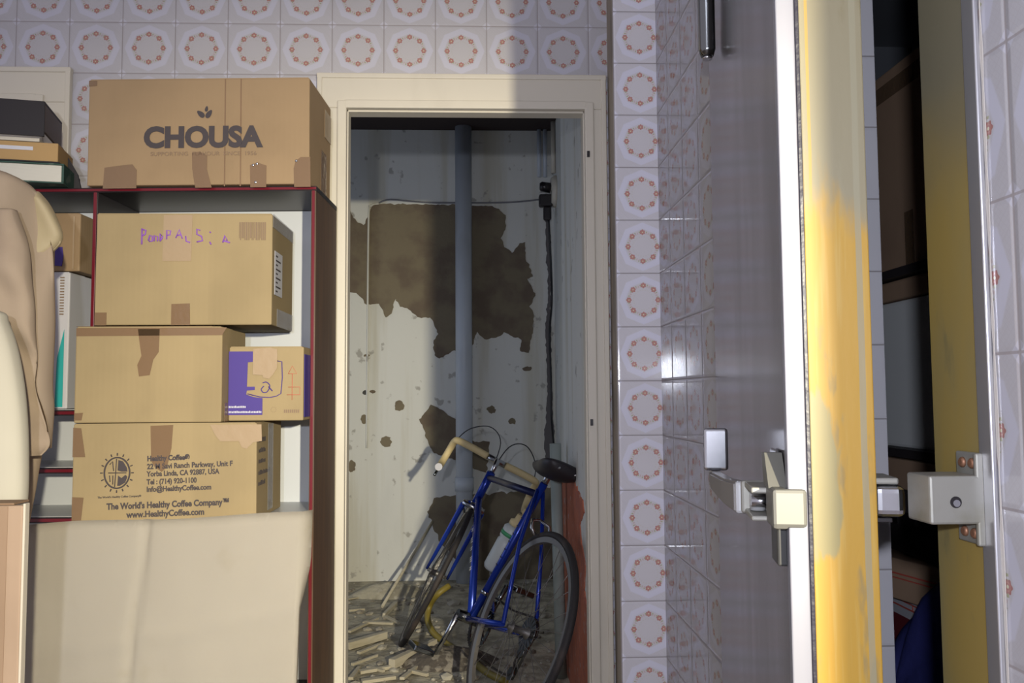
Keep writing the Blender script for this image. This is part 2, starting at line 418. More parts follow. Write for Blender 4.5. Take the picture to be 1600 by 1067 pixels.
# switch gear on the passage corner
XC = XR2
def corner_px(px, py, dy=0): 
    return at(px, py, X=XC)
cnd = at(868, 230, X=XC)
yq = cnd.y
o = obj('conduit_pipe', nt([(XC-.014, yq, at(868, 272, X=XC).z), (XC-.014, yq, CZ)], .013, n=12), M_CREAM)
tag(o, 'cream conduit coming down from the ceiling to the round switch box', 'pipe')
b = bmesh.new()
for dx in (0, .035): tube(b, [(XC-.05-dx, YC-.02, at(855, 278, Y=YC).z), (XC-.05-dx, YC-.02, CZ)], .012, n=10)
o = obj('corner_pipe', b, pd.m); tag(o, 'pair of thin grey pipes in the far corner above the black plug', 'pipe')
zz = (at(868, 276, X=XC).z, at(868, 326, X=XC).z)
sw = thing('switch_box', 'round cream electrical switch box on the passage corner with black knob', 'switch', (XC, yq, (zz[0]+zz[1])/2))
b = bmesh.new(); r_ = (zz[0]-zz[1])/2
tube(b, [(-.028, 0, 0), (-.03, 0, 0), (-.012, 0, 0), (0, 0, 0)], [r_*.75, r_*.85, r_, r_], n=28); obj('cover', b, M_CREAM, sw)
b = bmesh.new(); tube(b, [(-.095, 0, .03), (-.085, 0, .03), (-.03, 0, .02)], [.02, .028, .03], n=16); obj('knob', b, Mat('black_bakelite', (.015, .012, .015), .3).m, sw)
b = bmesh.new(); box(b, -.10, -.02, -.03, .03, -.09, -.02, .01); box(b, -.075, -.03, -.02, .02, -.17, -.09, .01); obj('plug', b, Mat('black_rubber_plug', (.02, .016, .018), .5).m, sw)
zb_ = (zz[0]+zz[1])/2-.16
pts = [(XC-.045, yq, zb_)]+[tuple(at(x, y, X=XC-.03)) for x, y in [(861, 420), (862, 470), (859, 520), (861, 600), (862, 660), (870, 740)]]
o = obj('hanging_cable', nt(catmull(pts, 6), .006, n=8), Mat('black_cable', (.012, .012, .014), .5).m)
tag(o, 'black cable hanging down the passage corner below the plug', 'cable')
cg = Mat('corner_dark_grey', (.13, .12, .12), .9)  # dark grey ragged patch down the far wall at the corner
struct('trim_corner_dark_patch', px_slab([(852, 330), (860, 360), (861, 560), (866, 700), (876, 740), (855, 740), (850, 690), (856, 600), (852, 520), (856, 450)], (0, .012, 0), .014, .007, 8, Y=YC-.003), cg.m)

# ------------------------------------------------------------------ cold-room door, frame and interior
al = Mat('brushed_aluminium', (.62, .62, .66), .34, metal=.85); al.bump(al.noise(30, 3, (1, 1, .05)), .1, .001); M_AL = al.m
MD = Mat('dull_white_enamel', (.45, .45, .46), .38, metal=.2); M_ENAM = MD.m
zinc = Mat('satin_chrome', (.55, .56, .60), .2, metal=1); M_CHROME = zinc.m
cast = Mat('cast_zinc', (.30, .29, .26), .45, metal=.45); cast.over((.19, .175, .11), cast.noise(20, 4).ramp(.5, .75)*.5); M_CAST = cast.m; M_CASTD = Mat('dull_cast_latch', (.17, .165, .145), .5, metal=.45).m
th_ = math.atan2(.178, .89)
HG = Vector((XW-.004, 1.79, 0)); EG = Vector((.332, .90, 0))
leaf_len = (EG-HG).length; ang = math.atan2(EG.y-HG.y, EG.x-HG.x)
# local frame of the leaf: x from hinge to free edge, y through the thickness (towards the cold room), z up
door = bpy.data.objects.new('door_3', None); COL.objects.link(door); door.location = HG; door.rotation_euler = (0, 0, ang); door['kind'] = 'structure'
TH = .088
sk = Mat('grey_brown_gloss_laminate', (.125, .115, .113), .16, metal=.5)
sk.over((.095, .085, .083), sk.noise(6, 4, (1, 1, .25)).ramp(.4, .7)*.6); sk.bump(sk.noise(5, 2, (1, 1, .6)), .12, .004); sk.set('Roughness', sk.noise(7, 3, (1, 1, .2))*.16+.12)
obj('outer_skin', nb(0, leaf_len-.012, 0, .004, .06, 2.30, .001), sk.m, door)
ylw = Mat('worn_yellow_edge_paint', (.43, .245, .028), .5)
x, y, z = ylw.xyz()
n1 = ylw.noise(9, 6, (1, 1, .35)); n2 = ylw.noise(24, 6, (2, 2, .5)); n3 = ylw.noise(60, 3, (3, 3, .12), off=(1, 2, 3))
zh = at(1320, 300, Y=.9).z
wear = (z+n1*.40-.20+n2*.14-.07-(zh-.03)).ramp(-.02, .05)
edgef = ((y-.052).abs()-.03)
ylw.over((.46, .31, .08), n3.ramp(.5, .7)*.5)
ylw.over((.225, .205, .135), wear*.92)
zc = at(1310, 735, Y=.9).z
dd = ((z-zc)*(z-zc)/(.085*.085)+(y-.022)*(y-.022)/(.034*.034)).sqrt()
ylw.over((.25, .225, .11), (dd+n2*1.6-.8).ramp(1.12, .98)*.85)
ylw.over((.20, .165, .085), n2.ramp(.60, .72)*.6)
ylw.over((.42, .25, .04), ((y-.030+n1*.006-.003).abs().lt(.0016))*wear*.8)
ylw.over((.27, .245, .16), ((y-.078+n1*.008-.004).abs().lt(.0032))*.75)
ylw.bump(n2, .25, .002)
obj('edge_panel', nb(leaf_len-.010, leaf_len, .022, TH, .06, 2.30, .0015), ylw.m, door)
obj('insulated_core', nb(.002, leaf_len-.0105, .0045, TH-.004, .062, 2.298), M_INNER, door)
obj('inner_skin', nb(0, leaf_len-.010, TH-.004, TH, .06, 2.30), Mat('inner_door_skin', (.35, .33, .28), .5).m, door)
M_ALW = Mat('white_anodised_trim', (.27, .27, .31), .34, metal=.35).m
obj('edge_trim', nb(leaf_len-.014, leaf_len+.002, -.0025, .0175, .06, 2.30, .0015), M_ALW, door)
gs = Mat('black_rubber_gasket', (.02, .018, .03), .4); gs.bump(gs.noise(60, 3), .5, .003)
obj('gasket', nb(leaf_len-.010, leaf_len+.001, .0178, .0225, .06, 2.30, .001), gs.m, door)
# hinge covers on the outer skin (local x near 0)
Dm = Matrix.Translation(HG) @ Matrix.Rotation(ang, 4, 'Z'); Di = Dm.inverted()
def dl(px, py, yl=0.0):
    """point of the photo on the plane of the leaf at local y = yl"""
    o_ = Di @ CAMP; d = (Di.to_3x3() @ ray(px, py)); t = (yl-o_.y)/d.y
    return o_+d*t
ph = dl(1122, 92); pb1, pb0 = dl(1128, 675), dl(1128, 733)
M_GUN = Mat('dark_polished_steel', (.20, .21, .22), .15, metal=1).m
hb = obj('hinge', nt([(ph.x+.02, -.022, ph.z-.002), (ph.x+.02, -.022, ph.z+.012), (ph.x+.045, -.024, ph.z+.15), (ph.x+.05, -.024, ph.z+.155), (ph.x+.05, -.024, ph.z+.32)], [.012, .016, .016, .015, .015], n=16), M_GUN, door)
obj('hinge_pin', nt([(ph.x+.02, -.022, ph.z-.008), (ph.x+.02, -.022, ph.z-.001)], .009, n=12), M_CHROME, hb)
# latch: base bracket, arm and block near the free edge
L0 = leaf_len
latch = bpy.data.objects.new('latch', None); COL.objects.link(latch); latch.parent = door
zl1, zl0 = dl(1225, 757).z, dl(1225, 813).z
zm = (zl0+zl1)/2
b = bmesh.new(); box(b, L0-.040, L0+.010, -.020, -.0025, zl0-.002, zl1, .004)
box(b, L0+.0025, L0+.011, -.020, .0155, zl0, zl1, .004)
obj('latch_block', b, M_CASTD, latch)
b = bmesh.new(); box(b, L0-.100, L0-.035, -.036, -.012, zl1-.010, zl1-.003, .002); box(b, L0-.100, L0-.035, -.036, -.012, zl0+.0, zl0+.006, .002)
box(b, L0-.106, L0-.098, -.040, -.006, zl0, zl1-.002, .003)
obj('roller_yoke', b, M_CAST, latch)
obj('roller', nt([(L0-.078, -.024, zl0+.007), (L0-.078, -.024, zl1-.011)], .009, n=18), M_ENAM, latch)
obj('pivot_bolt', nt([(L0-.054, -.034, zm), (L0-.054, -.012, zm)], .006, n=12), M_CHROME, latch)
b = bmesh.new()     # upright web of the bracket
pf = [(L0-.115, zl1-.002), (L0-.062, zl1+.052), (L0-.036, zl1+.052), (L0-.018, zl1-.002)]
for q in [0]:
    vs = [b.verts.new((x_, -.020, z_)) for x_, z_ in [(L0-.052, zl1-.002), (L0-.066, zl1+.034), (L0-.042, zl1+.035), (L0-.014, zl1-.002)]]
    f = b.faces.new(vs); r = bmesh.ops.extrude_face_region(b, geom=[f]); bmesh.ops.translate(b, vec=(0, .019, 0), verts=[v for v in r['geom'] if isinstance(v, bmesh.types.BMVert)])
bmesh.ops.recalc_face_normals(b, faces=b.faces)
obj('bracket_web', b, M_CASTD, latch)
b = bmesh.new(); box(b, L0-.098, L0-.052, -.006, -.0005, zl1-.02, zl1+.037, .002); obj('mounting_plate', b, M_GUN, latch)
b = bmesh.new()
for dz in (.010, .026): tube(b, [(L0-.083, -.010, zl1+dz), (L0-.083, -.004, zl1+dz)], .006, n=10)
obj('screw', b, Mat('rusty_screw', (.20, .09, .05), .6, metal=.5).m, latch)
obj('lower_plate', nb(L0-.060, L0-.016, -.012, -.0005, zl0-.045, zl0-.003, .002), Mat('black_greasy_steel', (.03, .03, .03), .35).m, latch)
# long lever lying back along the leaf
b = bmesh.new()
zv = at(1165, 786, Y=.97).z
prof = [(L0-.33, -.050, zv+.004, .010), (L0-.28, -.052, zv+.003, .012), (L0-.18, -.046, zv+.001, .016), (L0-.118, -.036, zv, .019)]
prev = None
for x_, y_, z_, h_ in prof:
    ring = [b.verts.new(v) for v in [(x_, y_-.010, z_-h_), (x_, y_+.008, z_-h_), (x_, y_+.008, z_+h_), (x_, y_-.010, z_+h_)]]
    if prev:
        for k in range(4): b.faces.new((prev[k], prev[(k+1) % 4], ring[(k+1) % 4], ring[k]))
    else: b.faces.new(ring)
    prev = ring
b.faces.new(prev[::-1]); bmesh.ops.recalc_face_normals(b, faces=b.faces)
bmesh.ops.bevel(b, geom=b.edges[:], offset=.003, segments=2, affect='EDGES')
lv = Mat('grey_painted_lever', (.20, .185, .18), .45, metal=.3)
obj('lever', b, lv.m, latch)
obj('lever_cap', nb(L0-.118, L0-.1065, -.046, -.020, zl0-.002, zl1-.004, .004), M_ENAM, latch)
zp_ = at(1130, 734, Y=1.2).z
b = bmesh.new(); box(b, L0-.345, L0-.316, -.066, -.036, zp_, zp_+.056, .010, seg=3)
pdl = obj('lever_paddle', b, Mat('dark_chrome', (.10, .105, .11), .25, metal=.9).m, latch)
obj('paddle_rim', nb(L0-.3155, L0-.309, -.068, -.034, zp_-.002, zp_+.058, .004, seg=3), M_CHROME, pdl)
# inner catch that meets the keeper
cz = at(1400, 775, Y=.9).z
b = bmesh.new(); box(b, L0-.075, L0-.012, TH+.0, TH+.033, cz-.022, cz+.012, .008, seg=3); obj('catch', b, M_CHROME, latch)
b = bmesh.new(); box(b, L0-.070, L0-.014, TH+.0, TH+.026, cz+.013, cz+.020, .002); obj('catch_plate', b, M_CAST, latch)
b = bmesh.new(); box(b, L0-.065, L0-.02, TH, TH+.020, cz-.028, cz-.023, .001); obj('catch_base', b, M_BLACK, latch)

# frame board on the wall (trim) and aluminium angle
fb = Mat('aged_yellow_frame_board', (.27, .19, .052), .5)
fb.over((.165, .16, .095), fb.noise(5, 5, (1, 1, .3)).ramp(.42, .62)*.7)
x, y, z = fb.xyz()
fb.over((.125, .125, .10), (z+fb.noise(3, 3)*.4-.2).ramp(1.25, 1.45)*.8).over((.14, .12, .06), fb.noise(25, 5, (1, 1, .4)).ramp(.63, .72)*.5); fb.bump(fb.noise(30, 4), .2, .002)
YS = .842
struct('trim_opening_board', nb(XW-.0035, XW-.0003, YS, YO0, 0, 2.42, .0008), fb.m)
b = bmesh.new(); box(b, XW-.0065, XW-.0003, YS-.0225, YS-.0005, 0, 2.44, .0015)
struct('trim_opening_angle', b, M_AL)
fl_ = Mat('old_filler', (.50, .46, .42), .8)
bb = ragged([(YS-.0232, .2), (YS-.0232, 2.3), (YS-.0262, 2.3), (YS-.0262, .2)], .03, .0015, 3)
struct('trim_filler_line', slab(bb, lambda q: Vector((XW-.0015, q[0], q[1])), (.001, 0, 0)), fl_.m)
# keeper bolted on the board
kx = XW-.0035
zt, zb2 = at(1500, 744, Y=.83).z, at(1500, 821, Y=.83).z
kp = thing('door_keeper', 'cast metal keeper block bolted to the yellow board beside the cold-room opening', 'keeper', (kx, YS-.007, (zt+zb2)/2))
hh = (zt-zb2)/2
b = bmesh.new(); box(b, -.058, -.0055, 0, .046, -hh, hh, .0025)
kb = obj('keeper_block', b, M_CAST, kp)
b = bmesh.new(); box(b, -.0052, -.0003, .000, .045, -hh-.022, hh+.022, .002); box(b, -.010, -.0003, 0, .006, -hh-.022, hh+.022, .002); obj('mounting_flange', b, M_CAST, kp)
for sz in (-1, 1):
    for yy in (.014, .031):
        obj('screw', nt([(-.0085, yy, sz*(hh+.011)), (-.007, yy, sz*(hh+.011)), (-.0052, yy, sz*(hh+.011))], [.0035, .0052, .0055], n=14), Mat('copper_screw', (.30, .15, .09), .5, metal=.6).m, kp)
obj('bolt_hole', nt([(-.032, -.0006, -.002), (-.032, .003, -.002)], .0058, n=18), M_BLACK, kp)
obj('bolt', nt([(-.0315, -.0012, -.003), (-.0315, .001, -.003)], .0036, n=10), M_CHROME, kp)

# cold room interior shell
struct('wall_cold_far', nb(XI, 2.7, 3.6, 3.7, 0, 2.6), M_INNER); struct('wall_cold_right', nb(2.7, 2.8, YN, 3.7, 0, 2.6), M_INNER)
struct('wall_cold_near', nb(XI, 2.7, YN-.1, YN, 0, 2.6), M_INNER); struct('wall_cold_side', nb(XI-.02, XI, YO1+.9, 3.6, 0, 2.6), M_INNER)
struct('ceiling_cold', nb(XI-.3, 2.8, YN, 3.7, 2.6, 2.7), M_INNER)
struct('floor_cold', nb(XW+.2, 2.8, YB+.03, 3.7, -.1, 0), M_INNER)
XS = 1.20
def cz_(px, py): return at(px, py, X=XS)
rack = thing('storage_rack', 'dark metal rack holding boxes inside the cold room', 'rack', (XS, 2.3, 0))
zsh = [cz_(1400, 415).z-.006, cz_(1400, 697).z-.006, .40, .86-.25]
M_RACK = Mat('dark_rack_steel', (.03, .025, .028), .6).m
for z_ in (zsh[0], zsh[1], .22): obj('shelf', nb(0, .5, -.9, .6, z_-.025, z_, .002), M_RACK, rack)
for y_ in (-.9, .57):
    for x_ in (.0, .47): obj('post', nb(x_, x_+.03, y_, y_+.03, 0, 2.2, .002), M_RACK, rack)
def cbox(name, label, cat, y0, y1, z0, z1, mat, rz=0, w=.4, dx=-.0, group=None):
    r = thing(name, label, cat, (XS+dx, (y0+y1)/2, z0), rz)
    obj('carton_body', nb(0, w, -(y1-y0)/2, (y1-y0)/2, 0, z1-z0, .004), mat, r)
    return r
c1 = cbox('carton', 'large brown carton on the top shelf of the dark cold-room rack', 'box', 2.02, 2.62, zsh[0], cz_(1390, 95).z, M_CARTC, dx=.03)
obj('tape', nb(-.001, .0, .0, .05, 0, .16), M_TAPE, c1); obj('tape', nb(-.001, .0, -.30, .30, .52, .57), M_TAPE, c1)
c2 = thing('foam_container', 'white foam container on the middle shelf inside the cold room', 'container', (XS+.03, 2.36, zsh[1]))
M_FOAM = Mat('white_foam', (.80, .82, .82), .8).m; hf = zsh[0]-.025-zsh[1]-.004
obj('container_body', nb(0, .4, -.20, .30, 0, hf-.06, .01), M_FOAM, c2); obj('lid', nb(-.008, .41, -.21, .31, hf-.058, hf, .008), M_CARTC, c2)
c3 = cbox('carton', 'small brown carton just under the middle shelf of the cold-room rack', 'box', 2.15, 2.6, .80, zsh[1]-.03, M_CARTC)
c3.parent = None
sk2 = thing('plastic_crate', 'black crate beneath the small carton inside the cold room', 'crate', (XS, 2.35, .618))
bb_ = bmesh.new(); box(bb_, 0, .4, -.25, .28, 0, .180, .01); obj('crate_body', bb_, M_RACK, sk2)
b = bmesh.new()
for k in range(5): box(b, -.003, 0, -.24+k*.1, -.16+k*.1, .08, .12)
obj('crate_slot', b, M_BLACK, sk2)
c4 = thing('carton', 'open brown carton with torn flap below the black crate', 'box', (XS-.03, 2.33, .500), .25)
b = bmesh.new(); box(b, 0, .4, -.25, .30, 0, .112, .004); obj('carton_body', b, M_CARTC, c4)
b = bmesh.new(); box(b, -.002, 0, -.25, .30, .070, .074); box(b, -.002, 0, -.25, .30, .058, .061); obj('printed_line', b, M_REDP, c4)
obj('tape', nb(-.003, -.0005, -.24, -.17, 0, .111), M_TAPE, c4)
c5 = thing('carton', 'white box with red printed lines and red base in the cold room', 'box', (XS+.02, 2.35, .222))
obj('carton_body', nb(0, .4, -.3, .28, 0, .272, .004), M_PAPER, c5)
b = bmesh.new(); box(b, -.002, 0, -.3, .28, .235, .239); box(b, -.002, 0, -.3, .28, .252, .255); box(b, -.0018, .0, .03, .033, .235, .255); obj('printed_line', b, M_REDP, c5)
obj('printed_panel', nb(-.002, 0, -.3, .28, 0, .21), Mat('dark_red_print', (.16, .02, .03), .6).m, c5)
# navy cloth bag hanging on the rack and dark bag above
def cloth_blob(name, pts, mat, label, cat, depth=.05, seed=0):
    """bulging filled outline in a Y-Z plane, pts = (y, z)"""
    bm = bmesh.new(); c = Vector((sum(p[0] for p in pts)/len(pts), sum(p[1] for p in pts)/len(pts)))
    o2 = [Vector((p.x, p.y)) for p in catmull([(p[0], p[1], 0) for p in pts], 5, True)]
    n = len(o2); rings = []
    for s in (-1, 1):
        for k in range(8):
            t = k/8
            rings.append((s, [bm.verts.new((s*depth*math.sin(math.acos(min(1, 1-t)))*1.0*(1+.35*noise.noise(Vector((q.x*9, q.y*9, s+seed)))), (q.lerp(c, t)).x, (q.lerp(c, t)).y)) for q in o2]))
    for i in range(7):
        for base in (0, 8):
            a, b_ = rings[base+i][1], rings[base+i+1][1]
            for k in range(n): bm.faces.new((a[k], a[(k+1) % n], b_[(k+1) % n], b_[k]))
    bm.faces.new(rings[7][1]); bm.faces.new(rings[15][1])
    bmesh.ops.remove_doubles(bm, verts=bm.verts, dist=.0006); bmesh.ops.recalc_face_normals(bm, faces=bm.faces)
    o = obj(name, bm, mat, smooth=True); tag(o, label, cat); return o
nv = Mat('navy_nylon', (.035, .04, .17), .45); nv.bump(nv.noise(14, 4), .5, .01)
o = cloth_blob('nylon_bag', [(-.24, -.10), (-.24, .34), (-.15, .50), (-.06, .43), (.08, .29), (.22, .10), (.26, -.10)], nv.m, 'navy blue nylon bag slumped in front of the white and red box', 'bag', .06)
o.location = (XS-.10, 2.15, .10+.02)
gb = Mat('dark_grey_blue_plastic', (.10, .12, .17), .4)
o = cloth_blob('plastic_bag', [(-.3, 0), (-.32, .14), (-.15, .22), (.10, .20), (.25, .08), (.27, 0)], gb.m, 'dark grey-blue plastic bag on top of the large cold-room carton', 'bag', .09, 2)
o.location = (XS+.2, 2.33, cz_(1390, 95).z+.003)
o = thing('drinks_can', 'small can with blue and green print standing low in the cold room', 'can', (XS-.2, 2.20, .0))
obj('can_body', nt([(0, 0, .0), (0, 0, .01), (0, 0, .22), (0, 0, .235)], [.035, .04, .04, .03], n=20), M_BLUEP, o); obj('can_top', nt([(0, 0, .2355), (0, 0, .26)], [.028, .012], n=16), M_REDP, o)
obj('printed_band', nt([(0, 0, .12), (0, 0, .17)], .0405, n=20), Mat('green_print', (.05, .3, .12), .5).m, o)

# ------------------------------------------------------------------ shelving unit
PSI = .05
SF = 2.12
ox = at(491, 617, Y=SF).x
ztop = at(480, 290, Y=SF).z
un = thing('shelving_unit', 'dark brown shelving unit with red edge banding filled with cartons', 'shelving', (ox, SF, 0), -PSI)
DEP, WID, PT = .24, 1.22, .012
# local: x negative to the left, y back, z up
def part(name, mat, *a, **k): return obj(name, nb(*a, **k), mat, un)
part('side_panel', M_SIDE, -PT, 0, .002, DEP, 0, ztop-PT, bev=.0008)
part('side_panel', M_SIDE, -WID, -WID+PT, .002, DEP, 0, ztop-PT, bev=.0008)
part('top_board', M_BLACK, -WID, .001, .002, DEP, ztop-PT, ztop, bev=.0008)
part('back_panel', M_WLAM, -WID+PT, -PT, DEP-.006, DEP-.001, .05, ztop-PT-.001)
XU = at(144, 400, Y=SF+.02).x-ox                      # middle upright
part('upright_panel', M_BLACK, XU-.006, XU+.006, .002, DEP-.006, 0, ztop-PT, bev=.0008)
def band(a):
    return obj('edge_band', nb(*a, bev=.0006), M_REDE, un)
band((-PT*.8, -PT*.2, -.001, .0018, 0, ztop-PT)); band((-WID, .001, -.001, .0018, ztop-PT*.8, ztop-PT*.25)); band((XU-.004, XU+.004, -.001, .0018, 0, ztop-PT))
# rows of boards on the narrow side
for py in (645, 735, 812):
    z_ = at(95, py, Y=SF+.04).z
    part('shelf_board', M_BLACK, -WID+PT, XU-.006, .002, DEP-.006, z_-.007, z_+.007)
    obj('board_face', nb(-WID+PT, XU-.006, .004, DEP-.006, z_+.0072, z_+.0085), M_WLAM, un)
    band((-WID+PT, XU-.006, -.001, .0018, z_-.004, z_+.004))
zco = at(250, 816, Y=2.0).z                            # board under the tall stack
part('shelf_board', M_BLACK, XU+.006, -PT, .002, DEP-.006, zco-.016, zco-.002)
obj('board_face', nb(XU+.006, -PT, .004, DEP-.006, zco-.0018, zco-.0006), M_WLAM, un)
part('shelf_board', M_BLACK, XU+.006, -PT, .002, DEP-.006, .30, .314)
for z_ in (.35, .6): pass

def carton(name, label, pxl, pxr, zb, zt, Y, depth, rz, mat, cat='box', seam=True, dent=.0015, group=None):
    """front face between two photo columns at distance Y; returns root, width, height and px -> local helper"""
    xl, xr = at(pxl, 617, Y=Y).x, at(pxr, 617, Y=Y).x
    r = thing(name, label, cat, (xl, Y, zb), rz, group)
    w, h = xr-xl, zt-zb
    b = nb(0, w, 0, depth, 0, h, .003)
    bmesh.ops.subdivide_edges(b, edges=b.edges[:], cuts=3, use_grid_fill=True)
    for v in b.verts:
        n = noise.noise(v.co*6+Vector((pxl, 0, 0))); k = 1 if v.co.y > .002 or True else 0
        v.co += Vector((n*dent*.6, abs(n)*dent, n*dent*.3 if v.co.z > .01 else 0))
    obj('carton_body', b, mat, r)
    if seam: obj('top_flap', nb(.004, w-.004, .001, depth*.495, h-.0012, h+.0012, .0005), mat, r)
    s = F_PX/Y
    def L(px, py): return ((px-pxl)/s, (at((pxl+pxr)/2, py, Y=Y).z-zb))
    return r, w, h, L
def strip(r, L, px, mat, name='tape', y=-.0012, th=.0008):
    """flat piece on the carton's front, photo-pixel outline"""
    q = [L(*p) for p in px]
    return obj(name, slab([Vector(p) for p in q], lambda p: Vector((p[0], y, p[1])), (0, th, 0)), mat, r)

# carton on top of the unit
zt1 = at(300, 118, Y=2.10).z
r, w, h, L = carton('carton', 'wide tan carton printed with a leaf logo on top of the shelving unit', 118, 480, ztop+.0015, zt1, 2.105, .235, -PSI, M_CART)
r.location.y = 2.105+.05*(0-at(480, 617, Y=2.1).x+at(118, 617, Y=2.1).x)*-1*0+.03
strip(r, L, [(144, 291), (146, 258), (170, 255), (190, 253), (197, 262), (197, 291)], M_TAPE)
strip(r, L, [(290, 291), (285, 262), (284, 236), (296, 234), (308, 240), (308, 262), (316, 291)], M_TAPE)
strip(r, L, [(377, 291), (376, 256), (388, 252), (402, 257), (402, 291)], M_TAPE)
strip(r, L, [(446, 291), (445, 262), (448, 250), (456, 244), (471, 244), (472, 291)], M_TAPE)
strip(r, L, [(118, 130), (118, 121), (131, 121), (131, 129)], M_TAPE)
for pa, pb in ((335, 337), (360, 362)): strip(r, L, [(pa, 289), (pa-1, 120), (pb-1, 120), (pb, 289)], M_CARTDK, 'crease', y=-.0004, th=.0004)
p = L(206, 226); capw = 192/(F_PX/2.105)
t = text('printed_name', 'CHOUSA', .0698, M_INK, r, (p[0]+.002, -.0012, p[1]), bold=.0034)
bw = max(v.co.x for v in t.data.vertices)-min(v.co.x for v in t.data.vertices); t.scale = (capw/bw*.985, 1.02, 1)
p = L(218, 240); t = text('printed_tagline', 'SUPPORTING  FLAVOUR  SINCE  1956', .014, M_INKF, r, (p[0], -.0008, p[1]))
bw = max(v.co.x for v in t.data.vertices); t.scale = (168/(F_PX/2.105)/bw, 1, 1)
def leafshape(cx, cy_, ax, L_, w_):
    pts = []
    for k in range(12):
        t_ = k/12*2*math.pi; u_ = math.cos(t_)*L_/2; v_ = math.sin(t_)*w_/2*(1-.3*math.cos(t_))
        pts.append((cx+u_*math.cos(ax)-v_*math.sin(ax), cy_-(u_*math.sin(ax)+v_*math.cos(ax))))
    return pts
b = bmesh.new()
for (cx, cy_, ax, l_, w_) in [(297, 175, math.radians(140), 15, 8), (310, 175, math.radians(55), 15, 8), (306, 167, math.radians(80), 9, 5)]:
    q = [L(*p) for p in leafshape(cx, cy_, ax, l_, w_)]
    vs = [b.verts.new((p[0], -.0014, p[1])) for p in q]; b.faces.new(vs)
obj('printed_leaf', b, M_INK, r)
# side tape
obj('tape', nb(w+.0012, w+.0022, .12, .18, 0, h*.45), M_TAPE, r); obj('tape', nb(w+.0012, w+.0022, .16, .234, h*.62, h*.9), M_TAPEL, r)

for gx, gy in ((381, 256), (387, 254), (385, 283), (449, 250)):  # small chrome beads stand in for glints on the tape
    p = L(gx, gy); b = bmesh.new(); bmesh.ops.create_icosphere(b, subdivisions=2, radius=.0035, matrix=Matrix.Translation((p[0], -.001, p[1])) @ Matrix.Diagonal((1, .5, 1, 1))); obj('tape_glint', b, M_CHROME, r, smooth=True)
# marker-written carton inside
zp0, zp1 = at(280, 509, Y=2.07).z, at(280, 334, Y=2.07).z
r, w, h, L = carton('carton', 'tan carton with purple handwriting and a barcode under the top board', 144, 423, zp0+.002, zp1, 2.07, .228, 0, M_CART2)
strip(r, L, [(247, 336), (291, 336), (290, 408), (246, 408)], M_TAPEL)
strip(r, L, [(261, 508), (261, 475), (289, 474), (290, 508)], M_TAPE); strip(r, L, [(145, 508), (145, 488), (163, 488), (163, 508)], M_TAPE)
b = bmesh.new(); s = F_PX/2.07
random.seed(3)
x_ = 363
while x_ < 404:
    wv = random.choice((.7, 1.2, 1.8)); q0 = L(x_, 372 if random.random() < .6 else 375); q1 = L(x_+wv, 347)
    box(b, q0[0], q1[0], -.0012, -.0002, q0[1], q1[1]); x_ += wv+random.choice((.8, 1.1))
obj('printed_barcode', b, M_INKF, r)
# handwriting as pen strokes
strokes = [[(214, 382), (214, 357)], [(213, 358), (220, 360), (219, 366), (214, 369)], [(224, 376), (226, 368), (230, 369), (230, 377), (225, 377)], [(233, 377), (233, 368), (238, 370), (238, 377)],
           [(242, 377), (242, 365), (246, 370), (242, 377)], [(252, 374), (252, 360), (258, 361), (257, 367), (252, 368)], [(266, 372), (271, 359), (276, 373)], [(268, 368), (274, 367)],
           [(281, 369), (282, 377), (288, 379)], [(303, 360), (298, 358), (298, 366), (305, 369), (307, 376), (298, 378)], [(318, 362), (319, 364)], [(318, 378), (320, 382)], [(338, 379), (341, 368), (345, 376), (338, 376), (349, 379)]]
for grp in (strokes[:10], strokes[10:]):
    b = bmesh.new()
    for st in grp: tube(b, [(L(*p)[0], -.0006, L(*p)[1]) for p in st], .0019, n=6)
    obj('handwriting', b, M_PURP, r)
obj('shipping_label', nb(w+.001, w+.0018, .02, .10, h*.28, h*.68), M_PAPER, r)
b = bmesh.new()
for k in range(9): box(b, w+.0019, w+.0022, .03+.0*k, .05+.03*(k % 2), h*(.31+.04*k), h*(.31+.04*k)+.004)
obj('label_print', b, M_INK, r)
obj('tape', nb(w+.001, w+.0018, .05, .226, h*.0, h*.16), M_CLEAR, r); obj('tape', nb(w+.001, w+.0018, .0, .226, h*.88, h), M_CLEAR, r)

# plain carton
zb_c, zt_c = at(230, 662, Y=2.0).z, at(230, 511, Y=2.0).z
zco_t = zb_c
r, w, h, L = carton('carton', 'plain tan carton with brown tape across its top edge, middle of the stack', 116, 346, zb_c+.0025, zt_c, 2.0, .20, 0, M_CART2)
strip(r, L, [(117, 525), (117, 512), (345, 512), (338, 524)], M_TAPE); strip(r, L, [(210, 514), (243, 514), (242, 550), (234, 562), (229, 586), (213, 588), (210, 570), (216, 556), (212, 530)], M_TAPE)
strip(r, L, [(117, 656), (117, 645), (130, 644), (128, 656)], M_TAPE)
obj('tape', nb(.0, w*.93, -.0005, .05, h+.0014, h+.0022), M_TAPE, r)
obj('tape', nb(w+.001, w+.0018, .02, .19, 0, h*.2), M_TAPE, r)

